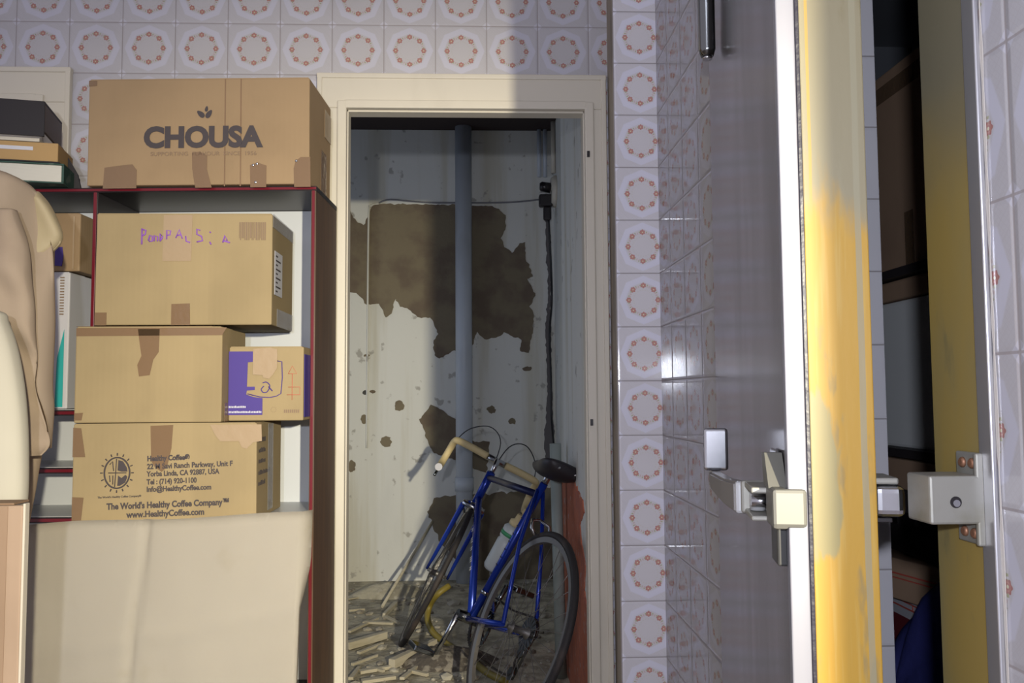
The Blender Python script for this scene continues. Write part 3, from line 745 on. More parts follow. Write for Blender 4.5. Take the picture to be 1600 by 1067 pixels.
# purple-printed carton inside the unit
YV = 2.05
r, w, h, L = carton('carton', 'small carton with violet-blue panel and red arrow beside the plain carton', 357, 474, zb_c+.0035, at(420, 542, Y=YV).z, YV, .20, .0, M_CART2)
VB = at(420, 655, Y=YV).z
strip(r, L, [(357, 648), (357, 549), (395, 549), (395, 565), (386, 566), (385, 604), (397, 604), (397, 609), (385, 610), (384, 616), (395, 620), (409, 622), (409, 648)], M_BLUEP, 'printed_panel')
b = bmesh.new(); tube(b, [(L(*p)[0], -.001, L(*p)[1]) for p in [(431, 564), (438, 565), (439, 590), (437, 615), (430, 619), (420, 621), (405, 620), (386, 615)]], .0011, n=6); obj('printed_cup', b, M_BLUEP, r)
b = bmesh.new(); tube(b, [(L(*p)[0], -.001, L(*p)[1]) for p in catmull([(411, 603, 0), (407, 608, 0), (410, 613, 0), (416, 612, 0), (420, 603, 0), (415, 597, 0), (409, 598, 0)], 4) for p in [(p[0], p[1])]], .0012, n=6)
tube(b, [(L(*p)[0], -.001, L(*p)[1]) for p in [(418, 604), (424, 611)]], .0014, n=6); obj('printed_mark', b, M_BLUEP, r)
b = bmesh.new()
for st in [[(448, 584), (454, 572), (461, 584), (448, 584)], [(454, 584), (454, 625)], [(448, 605), (466, 605), (466, 617), (446, 617)]]: tube(b, [(L(*p)[0], -.0008, L(*p)[1]) for p in st], .0006, n=5)
obj('printed_arrow', b, M_REDP, r)
for yy, n_, x0_, x1_ in ((637, 0, 358, 382), (645, 0, 358, 407)):
    b = bmesh.new(); xx = x0_
    while xx < x1_:
        q0, q1 = L(xx, yy), L(xx+1.6, yy-2.5-random.random()); box(b, q0[0], q1[0], -.0022, -.0015, q0[1], q1[1]); xx += 2.4
    obj('printed_caption', b, M_PAPER, r)
b = bmesh.new()
for xx in range(442, 466, 3): q0, q1 = L(xx, 645), L(xx+2, 640); box(b, q0[0], q1[0], -.001, 0, q0[1], q1[1])
for a in range(10): q = L(426+4*math.cos(a*.63), 640+4*math.sin(a*.63)); box(b, q[0]-.0006, q[0]+.0006, -.001, 0, q[1]-.0006, q[1]+.0006)
obj('printed_mark', b, M_INKF, r)
strip(r, L, [(394, 545), (420, 543), (431, 546), (431, 575), (425, 585), (419, 592), (410, 590), (409, 586), (394, 585)], M_TAPEL, y=-.003)
obj('printed_side', nb(w+.0012, w+.0022, .002, .19, .008, h*.9), M_BLUEP, r)
# coffee carton
r, w, h, L = carton('carton', 'tan coffee carton printed with a sun emblem and address, bottom of the stack', 116, 402, zco, zb_c, 2.0, .245, 0, M_CART2)
strip(r, L, [(232, 665), (266, 664), (264, 700), (258, 730), (250, 737), (240, 730), (234, 720)], M_TAPE)
strip(r, L, [(116, 713), (116, 667), (128, 668), (135, 713)], M_TAPE); strip(r, L, [(117, 812), (117, 775), (134, 776), (131, 812)], M_TAPE)
strip(r, L, [(322, 664), (400, 664), (401, 690), (388, 692), (378, 702), (371, 700), (366, 690), (338, 690), (330, 680)], M_TAPEL, y=-.003)
cr0 = (183, 738)
b = bmesh.new()
ringp = [L(cr0[0]+19*math.cos(a*math.pi/16), cr0[1]+24*math.sin(a*math.pi/16)) for a in range(32)]
tube(b, [(p[0], -.0006, p[1]) for p in ringp], .0018, n=6, closed=True)
for a in range(16):
    t_ = a*math.pi/8; p0 = L(cr0[0]+21.5*math.cos(t_), cr0[1]+27*math.sin(t_)); p1 = L(cr0[0]+25*math.cos(t_), cr0[1]+31*math.sin(t_)); tube(b, [(p0[0], -.0006, p0[1]), (p1[0], -.0006, p1[1])], .0014, n=6)
for poly in ([(185, 718), (192, 720), (198, 730), (199, 736), (190, 736), (184, 734)], [(185, 742), (190, 746), (196, 741), (199, 744), (196, 753), (188, 758), (184, 758)]):
    q = [L(*p) for p in poly]; b.faces.new([b.verts.new((p[0], -.0016, p[1])) for p in q])
for st in ([(182, 716), (181, 740), (180, 760)], [(170, 738), (197, 738)], [(172, 725), (176, 720), (178, 735)], [(172, 742), (173, 752)], [(177, 742), (177, 756)]):
    tube(b, [(L(*p)[0], -.0006, L(*p)[1]) for p in st], .0011, n=5)
obj('printed_emblem', b, M_INK, r)
def fit(name, body, x0, x1, ybase, hpx, mat=M_INK, bold=.0004, tilt=-.03):
    p = L(x0, ybase); t = text(name, body, hpx/663*1.38, mat, r, (p[0], -.0012, p[1]), bold=bold, rot=(math.pi/2, tilt, 0))
    bw = max(v.co.x for v in t.data.vertices); t.scale = ((x1-x0)/663/bw, 1, 1)
# the tape hides part of the two upper lines
fit('printed_address', 'Healthy Coffee®', 228, 292, 720, 8, bold=.0007); fit('printed_address', '22 M Savi Ranch Parkway, Unit F', 228, 357, 732.5, 8, bold=.0005)
fit('printed_address', 'Yorba Linda, CA 92887, USA', 228, 337, 744, 8, bold=.0005); fit('printed_address', 'Tel : (714) 920-1100', 228, 303, 756.5, 8, bold=.0005)
fit('printed_address', 'Info@HealthyCoffee.com', 228, 325, 768, 8, bold=.0005)
fit('printed_slogan', "The World's Healthy Coffee Company™", 169, 352, 795, 9.5, bold=.0007); fit('printed_website', 'www.HealthyCoffee.com', 199, 315, 808, 9.5, bold=.0006)
fit('printed_address', 'The World\'s Healthy Coffee Company®', 155, 220, 777.5, 3, bold=.0001)
b = bmesh.new()
random.seed(5)
for k, (zz_, n_) in enumerate([(.80, 3), (.69, 3), (.58, 3), (.46, 5), (.35, 3)]):
    for j in range(n_*2): box(b, w+.0012, w+.0018, .015+j*.011, .015+j*.011+.006, h*zz_, h*zz_+.007+random.random()*.004)
obj('printed_list', b, M_INK, r)
obj('tape', nb(w+.0020, w+.0026, .10, .15, h*.05, h*.98), M_CLEAR, r)

# boxes in the narrow bay
YN_ = SF+.055
r, w, h, L = carton('carton', 'tan box with a small blue emblem in the bay behind the hanging coat', 40, 120, at(100, 424, Y=YN_).z, at(100, 334, Y=YN_).z, YN_, .17, -.03, M_CART)
strip(r, L, [(79, 415), (79, 387), (90, 386), (92, 400), (90, 416)], M_BLUEP, 'printed_emblem'); obj('tape', nb(w*.86, w*.89, -.0015, -.0005, .005, h*.95), M_TAPEL, r)
for o_ in list(r.children): pass
r, w, h, L = carton('carton', 'white and grey box with a teal stripe standing upright in the narrow bay', 30, 106, at(95, 640, Y=YN_).z+.002, at(100, 426, Y=YN_).z, YN_, .17, -.03, M_PAPER)
M_TEAL = Mat('teal_print', (.02, .36, .36), .5).m
strip(r, L, [(84, 636), (86, 560), (96, 515), (96, 636)], M_TEAL, 'printed_stripe')
b = bmesh.new()
for k in range(14): q0, q1 = L(88, 492-k*4.4), L(94, 490.2-k*4.4); box(b, q0[0], q1[0], -.0015, 0, q0[1], q1[1])
obj('printed_text', b, M_INKF, r)

# ------------------------------------------------------------------ things lying on the unit
zt_ = ztop+.002
def bookish(name, label, cat, pxl, pxr, py0, py1, Y, depth, rz, mat, zb_=None):
    xl, xr = at(pxl, 617, Y=Y).x, at(pxr, 617, Y=Y).x
    z0_, z1_ = (at(40, py1, Y=Y).z if zb_ is None else zb_), at(40, py0, Y=Y).z
    r = thing(name, label, cat, (xr, Y, z0_), rz)
    return r, xr-xl, z1_-z0_
YK = 2.12
pg = Mat('pale_page_edges', (.58, .56, .50), .8); x, y, z = pg.xyz(); pg.over((.40, .38, .32), (z*2200).sin().gt(.3)*.3)
M_GREEN = Mat('dark_green_cloth_cover', (.02, .06, .045), .6); M_GREEN.over((.12, .16, .13), M_GREEN.noise(30, 4).ramp(.55, .65)*.6)
r, w, h = bookish('book', 'thick white-paged book with green cover, lowest of the pile on the shelving unit', 'book', -120, 91, 256, 292, YK, .16, .20, M_PAPER, zt_)
obj('page_block', nb(-w, -.006, .0, .15, .004, h-.004, .002), pg.m, r); b = bmesh.new(); box(b, -w, 0, -.003, .155, 0, .0038, .001); box(b, -w, 0, -.003, .155, h-.0038, h, .001); box(b, -.0055, 0, -.003, .155, .004, h-.004, .001); obj('cover', b, M_GREEN.m, r)
hz = zt_+h+.001
r, w, h = bookish('book', 'tan book under the black tray, middle of the pile on the shelving unit', 'book', -120, 83, 222, 254, YK, .15, .20, M_CART, hz)
obj('page_block', nb(-w, -.004, 0, .14, .004, h-.003, .002), carton_mat('tan_pages', (.42, .27, .12)), r); b = bmesh.new(); box(b, -w, 0, -.003, .145, 0, .0038, .001); obj('cover', b, M_BLACK, r)
obj('label', nb(-w, -.06, -.0012, -.0003, h*.55, h*.72), M_PAPER, r)
hz2 = hz+h+.001
r, w, h = bookish('paper_pad', 'thin cream paper pad squeezed below the black tray', 'paper', -120, 50, 214, 221, YK, .14, .2, M_PAPER, hz2)
obj('paper_body', nb(-w, 0, 0, .13, 0, .009, .001), M_CREAM, r)
hz3 = hz2+.0105
r, w, h = bookish('document_tray', 'black lacquered tray lying upside down on the book pile', 'tray', -120, 57, 158, 212, YK-.01, .17, .22, M_BLACK, hz3)
b = bmesh.new(); box(b, -w, 0, 0, .006, 0, h, .001); box(b, -w, 0, .0061, .17, h-.006, h, .001); obj('tray_body', b, M_BLACK, r)
obj('tray_side', nb(-.006, 0, .0065, .17, h*.15, h-.0065, .001), Mat('dark_wood_tray_side', (.09, .065, .05), .4).m, r)
r = thing('folder', 'dark folder slumped beside the book pile on the shelving unit', 'folder', (at(118, 617, Y=2.2).x-.004, 2.215, zt_), .2)
b = bmesh.new(); vs0 = [(-.062, 0, .118), (-.050, 0, .118), (-.012, 0, .05), (0, 0, 0), (-.03, 0, 0)]
f = b.faces.new([b.verts.new(v) for v in vs0]); e = bmesh.ops.extrude_face_region(b, geom=[f]); bmesh.ops.translate(b, vec=(0, .012, 0), verts=[v for v in e['geom'] if isinstance(v, bmesh.types.BMVert)]); bmesh.ops.recalc_face_normals(b, faces=b.faces)
obj('folder_body', b, M_BLACK, r)

# ------------------------------------------------------------------ leaning board sheet
YL = 1.93
zL, zR = at(35, 821, Y=YL).z, at(488, 800, Y=YL).z
xL_, xR_ = at(36, 900, Y=YL).x, at(487, 850, Y=YL).x
sh = thing('board_sheet', 'large creased pale board sheet leaning against the front of the shelving unit', 'board', ((xL_+xR_)/2, YL-.12, 0))
b = bmesh.new(); NX, NZ = 60, 40; grid = []
for j in range(NZ+1):
    row = []
    for i in range(NX+1):
        u = i/NX; v = j/NZ; X_ = xL_+(xR_-xL_)*u; zt__ = zL+(zR-zL)*u**.8+.003*math.sin(u*9); z_ = zt__*v
        y_ = YL-.12+.12*v
        cr1 = .42-.05*(1-v)*1.2; d1 = abs(u-cr1); y_ += .013*math.exp(-d1/.010)*(1 if v > .35 else v/.35)      # upright crease
        zc1 = .70+.10*u; d2 = abs(v-zc1+.05); y_ += -.007*math.exp(-d2/.014)
        y_ += .008*noise.noise(Vector((u*2.5, v*2.5, 3)))+.002*noise.noise(Vector((u*9, v*8, 1)))
        if u > .965:
            k = (u-.965)/.035; y_ += .030*k; X_ -= .004*k+.020*k*(1 if v < .86 else 0)*min(1, (.86-v)*8 if v < .86 else 0)
        row.append(b.verts.new((X_-sh.location.x, y_-sh.location.y, z_)))
    grid.append(row)
for j in range(NZ):
    for i in range(NX): b.faces.new((grid[j][i], grid[j][i+1], grid[j+1][i+1], grid[j+1][i]))
ext = bmesh.ops.solidify(b, geom=b.faces[:], thickness=-.004)
st = Mat('creased_pale_board', (.62, .57, .49), .75, spec=.25)
st.over((.52, .46, .34), st.noise(7, 5).ramp(.56, .72)*.5).over((.55, .50, .42), st.noise(2.2, 3, off=(4, 0, 2)).ramp(.55, .7)*.35); st.bump(st.noise(10, 3), .2, .003)
obj('sheet_body', b, st.m, sh, smooth=True)

# corrugated carton at the room's near corner
YX = 1.44
xr = at(37, 900, Y=YX).x; zt5 = at(20, 787, Y=YX).z
r = thing('carton', 'pinkish corrugated carton standing upright in front of the pale board sheet', 'box', (xr, YX, 0), 0)
b = bmesh.new(); box(b, -.30, -.004, 0, .012, 0, zt5-.003, .003); obj('carton_body', b, M_CART3, r)
obj('cut_edge', nb(-.0038, 0, -.001, .013, 0, zt5, .001), M_SHEET, r)
b = bmesh.new()
for k in range(6): box(b, -.30+k*.051, -.283+k*.051, -.0012, -.0002, .0, zt5-.004)
obj('flute_ridge', b, carton_mat('ridge_board', (.28, .19, .125)), r)
b = bmesh.new(); box(b, -.30, -.02, .002, .05, zt5-.0025, zt5+.001, .0008); obj('top_flap', b, M_CARTDK, r)
obj('label', nb(-.075, -.035, -.002, -.0013, .45, .513), M_PAPER, r)

# ------------------------------------------------------------------ hanging coat and pale cloth
def drape(name, mat, edge, xl, Yc, depth, folds, parent, seed=0, nz=90, nu=60, amp=.02, lo=None):
    """cloth hanging as a flattened tube; edge = list of (px, py) of its right outline, from top to bottom"""
    pts = [at(px, py, Y=Yc) for px, py in edge]
    pts = catmull([(p.x, 0, p.z) for p in pts], 8)
    b = bmesh.new(); rows = []
    N = len(pts)
    for j in range(nz+1):
        f_ = j/nz*(N-1); i = min(int(f_), N-2); p = pts[i].lerp(pts[i+1], f_-i)
        row = []
        for k in range(nu):
            a = k/nu*2*math.pi; w = (p.x-xl)/2; cx = (p.x+xl)/2
            x_ = cx+w*math.copysign(abs(math.cos(a))**.8, math.cos(a)); d = depth*(1 if j else .35)*min(1, .3+j/nz*6)
            y_ = d*math.copysign(abs(math.sin(a))**.8, math.sin(a))
            fold = sum(A*math.sin((x_*fx+p.z*fz)+ph+1.5*noise.noise(Vector((x_*4, p.z*2.0, seed)))) for fx, fz, A, ph in folds)
            y_ += (fold+amp*noise.noise(Vector((x_*7, p.z*4, seed+2))))*(1 if math.sin(a) < 0 else .3)
            row.append(b.verts.new((x_-parent.location.x, Yc+y_-parent.location.y, p.z-parent.location.z)))
        rows.append(row)
    for j in range(nz):
        for k in range(nu): b.faces.new((rows[j][k], rows[j][(k+1) % nu], rows[j+1][(k+1) % nu], rows[j+1][k]))
    b.faces.new(rows[0]); b.faces.new(rows[-1][::-1]); bmesh.ops.recalc_face_normals(b, faces=b.faces)
    return obj(name, b, mat, parent, smooth=True)
cl = Mat('beige_coat_cloth', (.30, .235, .175), .95, spec=.1); cl.over((.22, .165, .125), cl.noise(5, 4).ramp(.45, .7)*.6); cl.bump(cl.noise(250, 2), .2, .0008)
coat = thing('hanging_coat', 'beige coat draped over the end of the shelving unit with rumpled sleeve', 'coat', (-.95, 1.72, .4))
drape('coat_body', cl.m, [(-60, 262), (5, 270), (40, 284), (58, 305), (72, 350), (80, 420), (84, 500), (82, 600), (84, 640), (80, 700)], -1.32, 1.72, .055, [(42, 9, .020, 0), (80, -8, .011, 1), (25, 20, .010, 2)], coat, 1, amp=.05)
drape('sleeve', cl.m, [(30, 330), (44, 380), (52, 450), (56, 540), (52, 600), (58, 640), (76, 690), (62, 712)], -1.25, 1.655, .035, [(50, 12, .014, .5), (20, 60, .006, 0)], coat, 4, amp=.04)
lin = Mat('pale_gold_lining', (.33, .27, .165), .7); lin.bump(lin.noise(9, 3), .4, .01)
drape('lining_fold', lin.m, [(62, 300), (80, 325), (95, 360), (94, 376), (84, 388), (70, 400)], at(50, 350, Y=1.74).x, 1.74, .022, [(60, 30, .006, 0)], coat, 6, amp=.01)
drape('coat_tail', cl.m, [(70, 690), (64, 720), (56, 770), (44, 830), (38, 850)], -1.30, 1.77, .03, [(48, 4, .008, .9)], coat, 8)
pc_ = Mat('cream_quilted_cloth', (.44, .41, .33), .9, spec=.1); pc_.over((.37, .34, .275), pc_.noise(3, 3).ramp(.4, .7)*.5)
cush = thing('padded_cover', 'cream padded cover hanging in front of the beige coat', 'cover', (-1.0, 1.60, .4))
drape('cover_body', pc_.m, [(-80, 478), (0, 486), (14, 505), (28, 545), (38, 600), (43, 660), (44, 740), (40, 800), (30, 850)], -1.22, 1.53, .045, [(14, 3, .008, 0)], cush, 9, amp=.01)

# ------------------------------------------------------------------ passage floor litter
M_WOOD = Mat('pale_splintered_lath', (.50, .45, .34), .8); M_WOOD.over((.38, .33, .22), M_WOOD.noise(12, 4, (1, 6, 6)).ramp(.45, .7)*.6)
def lath(p0, p1, w=.03, t=.008, z=0.002, mat=None, label='pale splintered lath on the rubble floor'):
    a, c = at(*p0, Z=z+t), at(*p1, Z=z+t); d = c-a; L_ = d.length
    b = bmesh.new(); box(b, 0, L_, -w/2, w/2, 0, t, .001)
    for v in b.verts:
        if v.co.x > L_*.5: v.co.y *= .7
        v.co.y += .006*noise.noise(Vector((v.co.x*3+p0[0], 0, 0)))
    o = obj('wood_lath', b, mat or M_WOOD.m); o.location = (a.x, a.y, z); o.rotation_euler = (0, 0, math.atan2(d.y, d.x))
    tag(o, label, 'wood scrap', 'splintered laths on the passage floor'); return o
G = 'pale splintered wooden lath lying on the rubble of the passage floor'
laths = [((542, 1003), (602, 986), .035, .03), ((612, 1030), (680, 998), .03, .035), ((545, 985), (590, 964), .02, .01), ((568, 970), (615, 972), .03, .01), ((562, 1047), (610, 1040), .03, .012), ((565, 1062), (618, 1055), .03, .012),
         ((560, 1018), (598, 1003), .02, .01), ((545, 952), (570, 950), .02, .01), ((543, 935), (600, 925), .02, .006), ((575, 1040), (600, 1046), .02, .01), ((550, 1036), (590, 1022), .015, .01), ((600, 960), (622, 972), .02, .01),
         ((640, 1045), (668, 1052), .02, .012), ((628, 1058), (650, 1040), .02, .01), ((548, 1058), (560, 1040), .02, .01), ((618, 940), (600, 958), .02, .02)]
for i, (p0, p1, w_, t_) in enumerate(laths): lath(p0, p1, w_, t_, .003+.0015*(i % 4), label=G)
random.seed(11)
b = bmesh.new()
for k in range(420):
    x_, y_ = random.uniform(-1.2, .33), random.uniform(2.75, YC-.05)
    if x_ > .0 and y_ < 2.9: continue
    s_ = random.uniform(.004, .02)*(1.5 if random.random() < .1 else 1)
    M = Matrix.Translation((x_, y_, s_*.25)) @ Matrix.Rotation(random.random()*6, 4, 'Z') @ Matrix.Diagonal((s_*random.uniform(.7, 1.8), s_, s_*.6, 1))
    r = bmesh.ops.create_icosphere(b, subdivisions=1, radius=1, matrix=M)
rb = Mat('plaster_rubble', (.42, .39, .32), .95); rb.over((.24, .21, .17), rb.noise(6, 3).ramp(.4, .6))
o = obj('plaster_rubble', b, rb.m); tag(o, 'crumbled plaster rubble scattered over the passage floor', 'rubble', kind='stuff')
M_DIRT = Mat('dark_dirt', (.10, .085, .07), .95); M_DIRT.over((.30, .27, .22), M_DIRT.noise(30, 5).ramp(.5, .62)*.8); M_DIRT.bump(M_DIRT.noise(20, 6), 1, .02)
# low heap of dirt against the far wall and dirt near the front wheel
def heap(name, px, py, rx, ry, h_, label, mat, seed):
    c = at(px, py, Z=0); b = bmesh.new(); n, m = 26, 8; rows = []
    for j in range(m+1):
        t_ = j/m; rows.append([b.verts.new((math.cos(k/n*6.283)*rx*t_*(1+.25*noise.noise(Vector((math.cos(k/n*6.283), math.sin(k/n*6.283), seed)))), math.sin(k/n*6.283)*ry*t_, max(0, h_*(1-t_*t_)+.25*h_*noise.noise(Vector((k*.5, t_*4, seed)))*(1-t_)))) for k in range(n)])
    for j in range(1, m):
        for k in range(n): b.faces.new((rows[j][k], rows[j][(k+1) % n], rows[j+1][(k+1) % n], rows[j+1][k]))
    for k in range(n): b.faces.new((rows[0][0], rows[1][k], rows[1][(k+1) % n]))
    bmesh.ops.remove_doubles(b, verts=b.verts, dist=.0001); bmesh.ops.recalc_face_normals(b, faces=b.faces)
    o = obj(name, b, mat, smooth=True); o.location = (c.x, min(c.y, YC-ry-.01), .0); tag(o, label, 'rubble', kind='stuff'); return o
heap('dirt_heap', 610, 930, .22, .10, .07, 'low heap of plaster dirt at the foot of the far passage wall', M_FLOOR, 1)
heap('dirt_heap', 700, 1035, .20, .12, .06, 'dark dirt and rags piled on the floor beneath the blue bicycle', M_DIRT.m, 2)
# thin stick leaning in the corner
a, c = at(597, 948, Z=.01), at(676, 815, Y=YC-.03)
o = obj('leaning_stick', nt([a, c], .008, n=8), M_WOOD.m); tag(o, 'thin pale stick leaning against the far wall beside the front wheel', 'stick')
# olive hose loops on the floor by the bike
hs = Mat('olive_rubber_hose', (.22, .17, .03), .5)
pp = [at(x_, y_, Z=z_) for x_, y_, z_ in [(702, 915, .22), (684, 928, .19), (672, 945, .13), (668, 965, .08), (675, 985, .04), (690, 1000, .02), (712, 1015, .015), (735, 1030, .015), (760, 1050, .015), (790, 1065, .015)]]
o = obj('rubber_hose', nt(catmull(pp, 6), .014, n=10), hs.m); tag(o, 'olive yellow rubber hose curling off the floor between the bicycle wheels', 'hose')
# white-grey tube standing behind the saddle
pw = at(884, 900, Z=0); 
o = obj('plastic_tube', nt([(.315, 3.30, 0), (.300, 3.30, .885)], .022, n=16), Mat('grey_green_plastic', (.30, .34, .32), .5).m); tag(o, 'grey plastic tube standing against the wall behind the bicycle saddle', 'tube')

# ------------------------------------------------------------------ the bicycle
o_ = Vector((.0027, 2.7712, 0.004)); a_ = Vector((-.32865894, .94444867, 0)); l_ = Vector((-.86093024, -.29959534, .41114687)); u_ = Vector((.38830712, .1351271, .91156911))
bike = thing('bicycle', 'blue racing bicycle with pale handlebar tape leaning in the passage doorway', 'bicycle')
bike.matrix_world = Matrix(((a_.x, l_.x, u_.x, o_.x), (a_.y, l_.y, u_.y, o_.y), (a_.z, l_.z, u_.z, o_.z), (0, 0, 0, 1)))
bp = Mat('metallic_blue_paint', (.012, .04, .33), .22, metal=.3); M_BB = bp.m
M_RUB = Mat('worn_tyre_rubber', (.022, .018, .018), .7); M_RUB.over((.10, .07, .055), M_RUB.noise(7, 3).ramp(.55, .75)*.5); M_RUB = M_RUB.m
M_RIM = Mat('dull_aluminium_rim', (.20, .19, .18), .5, metal=.7).m
BBk, ST, HT, HB, RH = Vector((.41, 0, .27)), Vector((.25, 0, .79)), Vector((.80, 0, .80)), Vector((.83, 0, .69)), Vector((0, 0, .335))
def bpart(name, bm, mat, par=None): return obj(name, bm, mat, par or bike)
bpart('seat_tube', nt([BBk, ST+Vector((-.008, 0, .03))], .0145, n=14), M_BB)
dt = bpart('down_tube', nt([HB+Vector((-.005, 0, .01)), BBk], .0150, n=14), M_BB)
bpart('top_tube', nt([ST+Vector((0, 0, -.015)), HT+Vector((0, 0, -.01))], .0135, n=14), Mat('dark_blue_paint', (.012, .014, .06), .35, metal=.3).m)
bpart('head_tube', nt([HB+Vector((.004, 0, -.015)), HT+Vector((-.005, 0, .015))], .018, n=16), M_BB)
for s in (-1, 1):
    bpart('seat_stay', nt([ST+Vector((0, .012*s, 0)), Vector((.15, .045*s, .59)), Vector((0, .062*s, .335))], .0075, n=10), M_BB)
    bpart('chain_stay', nt([BBk+Vector((-.02, .02*s, 0)), Vector((.2, .045*s, .30)), Vector((0, .062*s, .335))], [.011, .010, .008], n=10), M_BB)
# lettering on the down tube
dv = (BBk-HB).normalized()
b = bmesh.new()
for k in range(5):
    c = HB.lerp(BBk, .30+k*.082); 
    for q in range(3 if k % 2 else 2):
        m = c+dv*(q*.010-.008); tube(b, [m+Vector((0, .0148, 0))+dv.cross(Vector((0, 1, 0)))*t_ for t_ in (-.007, .007)], .0022, n=5)
obj('frame_lettering', b, Mat('white_frame_lettering', (.6, .6, .6), .5).m, dt)
b = bmesh.new(); sv = (ST-BBk).normalized()
for k in range(7):
    c = BBk.lerp(ST, .42+k*.06); tube(b, [c+Vector((0, .0143, 0))+sv.cross(Vector((0, 1, 0)))*t_ for t_ in (-.006, .006)], .0018, n=5)
bpart('seat_tube_lettering', b, M_INK)
bpart('clamp_ring', nt([BBk.lerp(ST, .2), BBk.lerp(ST, .225)], .0175, n=16), M_CHROME)
# steering assembly
SA = Vector((-.29, 0, .957)).normalized(); th = -.31; piv = HB
def stv(v): return piv+Matrix.Rotation(th, 3, SA) @ (Vector(v)-piv)
FH = (.99, 0, .335)
CR = HB+Vector((.010, 0, -.035))
for s in (-1, 1):
    bpart('fork_blade', nt([stv(CR+Vector((0, .018*s, .01))), stv(CR+Vector((.006, .045*s, -.01))), stv((.895, .047*s, .50)), stv((.945, .048*s, .40)), stv((.99, .050*s, .335))], [.011, .012, .010, .008, .006], n=10), M_BB)
bpart('fork_crown', nt([stv(CR+Vector((0, -.05, -.002))), stv(CR+Vector((0, .05, -.002)))], .013, n=12), M_CHROME)
def wheel(par, name, c, f=lambda v: v, nspk=28, gear=False):
    R = .335; c = Vector(c)
    w = bpy.data.objects.new(name, None); COL.objects.link(w); w.parent = par; w.location = f(c)
    rot = Matrix.Identity(3) if f((0, 0, 0)) is None else None
    X_ = (f(c+Vector((1, 0, 0)))-f(c)).normalized(); Y_ = (f(c+Vector((0, 1, 0)))-f(c)).normalized(); Z_ = X_.cross(Y_)
    w.rotation_euler = Matrix(((X_.x, Y_.x, Z_.x), (X_.y, Y_.y, Z_.y), (X_.z, Y_.z, Z_.z))).to_euler()
    n = 72; ring = lambda rr: [(rr*math.cos(k/n*2*math.pi), 0, rr*math.sin(k/n*2*math.pi)) for k in range(n)]
    b = bmesh.new(); tube(b, ring(R-.012), .0118, n=12, closed=True); obj('tyre', b, M_RUB, w)
    b = bmesh.new(); prof = [(R-.022, -.010), (R-.022, .010), (R-.040, .007), (R-.040, -.007)]; rows = []
    for k in range(n): a = k/n*2*math.pi; rows.append([b.verts.new((r__*math.cos(a), y__, r__*math.sin(a))) for r__, y__ in prof])
    for k in range(n):
        for q in range(4): b.faces.new((rows[k][q], rows[k][(q+1) % 4], rows[(k+1) % n][(q+1) % 4], rows[(k+1) % n][q]))
    bmesh.ops.recalc_face_normals(b, faces=b.faces); obj('rim', b, M_RIM, w)
    obj('hub', nt([(0, -.045, 0), (0, -.034, 0), (0, -.032, 0), (0, -.030, 0), (0, -.02, 0), (0, .02, 0), (0, .030, 0), (0, .032, 0), (0, .034, 0), (0, .045, 0)], [.008, .008, .022, .022, .012, .012, .022, .022, .008, .008], n=18), M_RIM, w)
    sp0 = None
    for k in range(nspk):
        s = 1 if k % 2 else -1; a = k/nspk*2*math.pi; da = .9*(1 if (k//2) % 2 else -1)
        if sp0 is None:
            sp0 = obj('spoke', nt([(.022, .031, 0), (R-.038, .0, 0)], .0011, n=5), M_RIM, w); o2 = sp0
            L0_ = R-.060
        else: o2 = sp0.copy(); COL.objects.link(o2); o2.parent = w
        # offset the spoke tangentially: rotate about hub, tilt with a small swing
        o2.rotation_euler = (0, -a, 0); o2.scale = (1, s, 1)
        o2.rotation_euler = (0, -a, 0)
        o2.location = (0, 0, 0)
    return w
wheel(bike, 'rear_wheel', RH); wheel(bike, 'front_wheel', FH, stv)
# cockpit
St = stv(HT+Vector((-.012, 0, .045))); Bc = stv((.875, 0, .875))
bpart('stem', nt([stv(HT), St, stv((.80, 0, .865)), Bc], [.011, .011, .014, .014], n=14), M_CHROME)
M_BT = Mat('pale_yellow_bar_tape', (.62, .50, .27), .65).m
hb = bpart('handlebar', nt([stv((.875, -.045, .875)), stv((.875, .045, .875))], .0135, n=14), M_CHROME)
for s in (1, -1):
    pts = catmull([stv(p) for p in [(.875, .044*s, .875), (.875, .12*s, .877), (.880, .185*s, .876), (.905, .200*s, .868), (.940, .203*s, .84), (.952, .205*s, .80), (.935, .207*s, .765), (.90, .208*s, .745), (.84, .210*s, .735)]], 5)
    g = bpart('bar_tape', nt(pts, .0155, n=12), M_BT, hb)
e0 = stv((.838, .210, .7345)); e1 = stv((.832, .210, .734)); bpart('bar_plug', nt([e0, e1], .016, n=14), M_PAPER, hb)
M_CBL = Mat('dark_brake_cable', (.03, .03, .035), .5).m
for s, pk in ((1, 1.02), (-1, 1.0)):
    lev = bpart('brake_lever', nt(catmull([stv(p) for p in [(.955, .205*s, .83), (.985, .205*s, .84), (.995, .206*s, .80), (.975, .208*s, .74), (.955, .21*s, .70)]], 4), [.014]*5+[.009]*5+[.006]*7, n=10), M_GUN)
    bpart('brake_cable', nt(catmull([stv(p) for p in [(.985, .205*s, .85), (.98, .17*s, .95), (.93, .09*s, 1.0), (.86, .02*s, .95), (.84, .0, .80)]], 6), .0025, n=6), M_CBL)
# brakes
b = bmesh.new(); 
for s in (-1, 1): tube(b, [stv(p) for p in [(.855, 0, .675), (.87, .035*s, .665), (.875, .038*s, .635), (.875, .020*s, .615)]], .006, n=8)
bpart('front_brake', b, M_CHROME)
b = bmesh.new()
for s in (-1, 1): tube(b, [(.155, 0, .690), (.145, .035*s, .68), (.12, .038*s, .655), (.11, .020*s, .635)], .006, n=8)
bpart('rear_brake', b, M_CHROME)
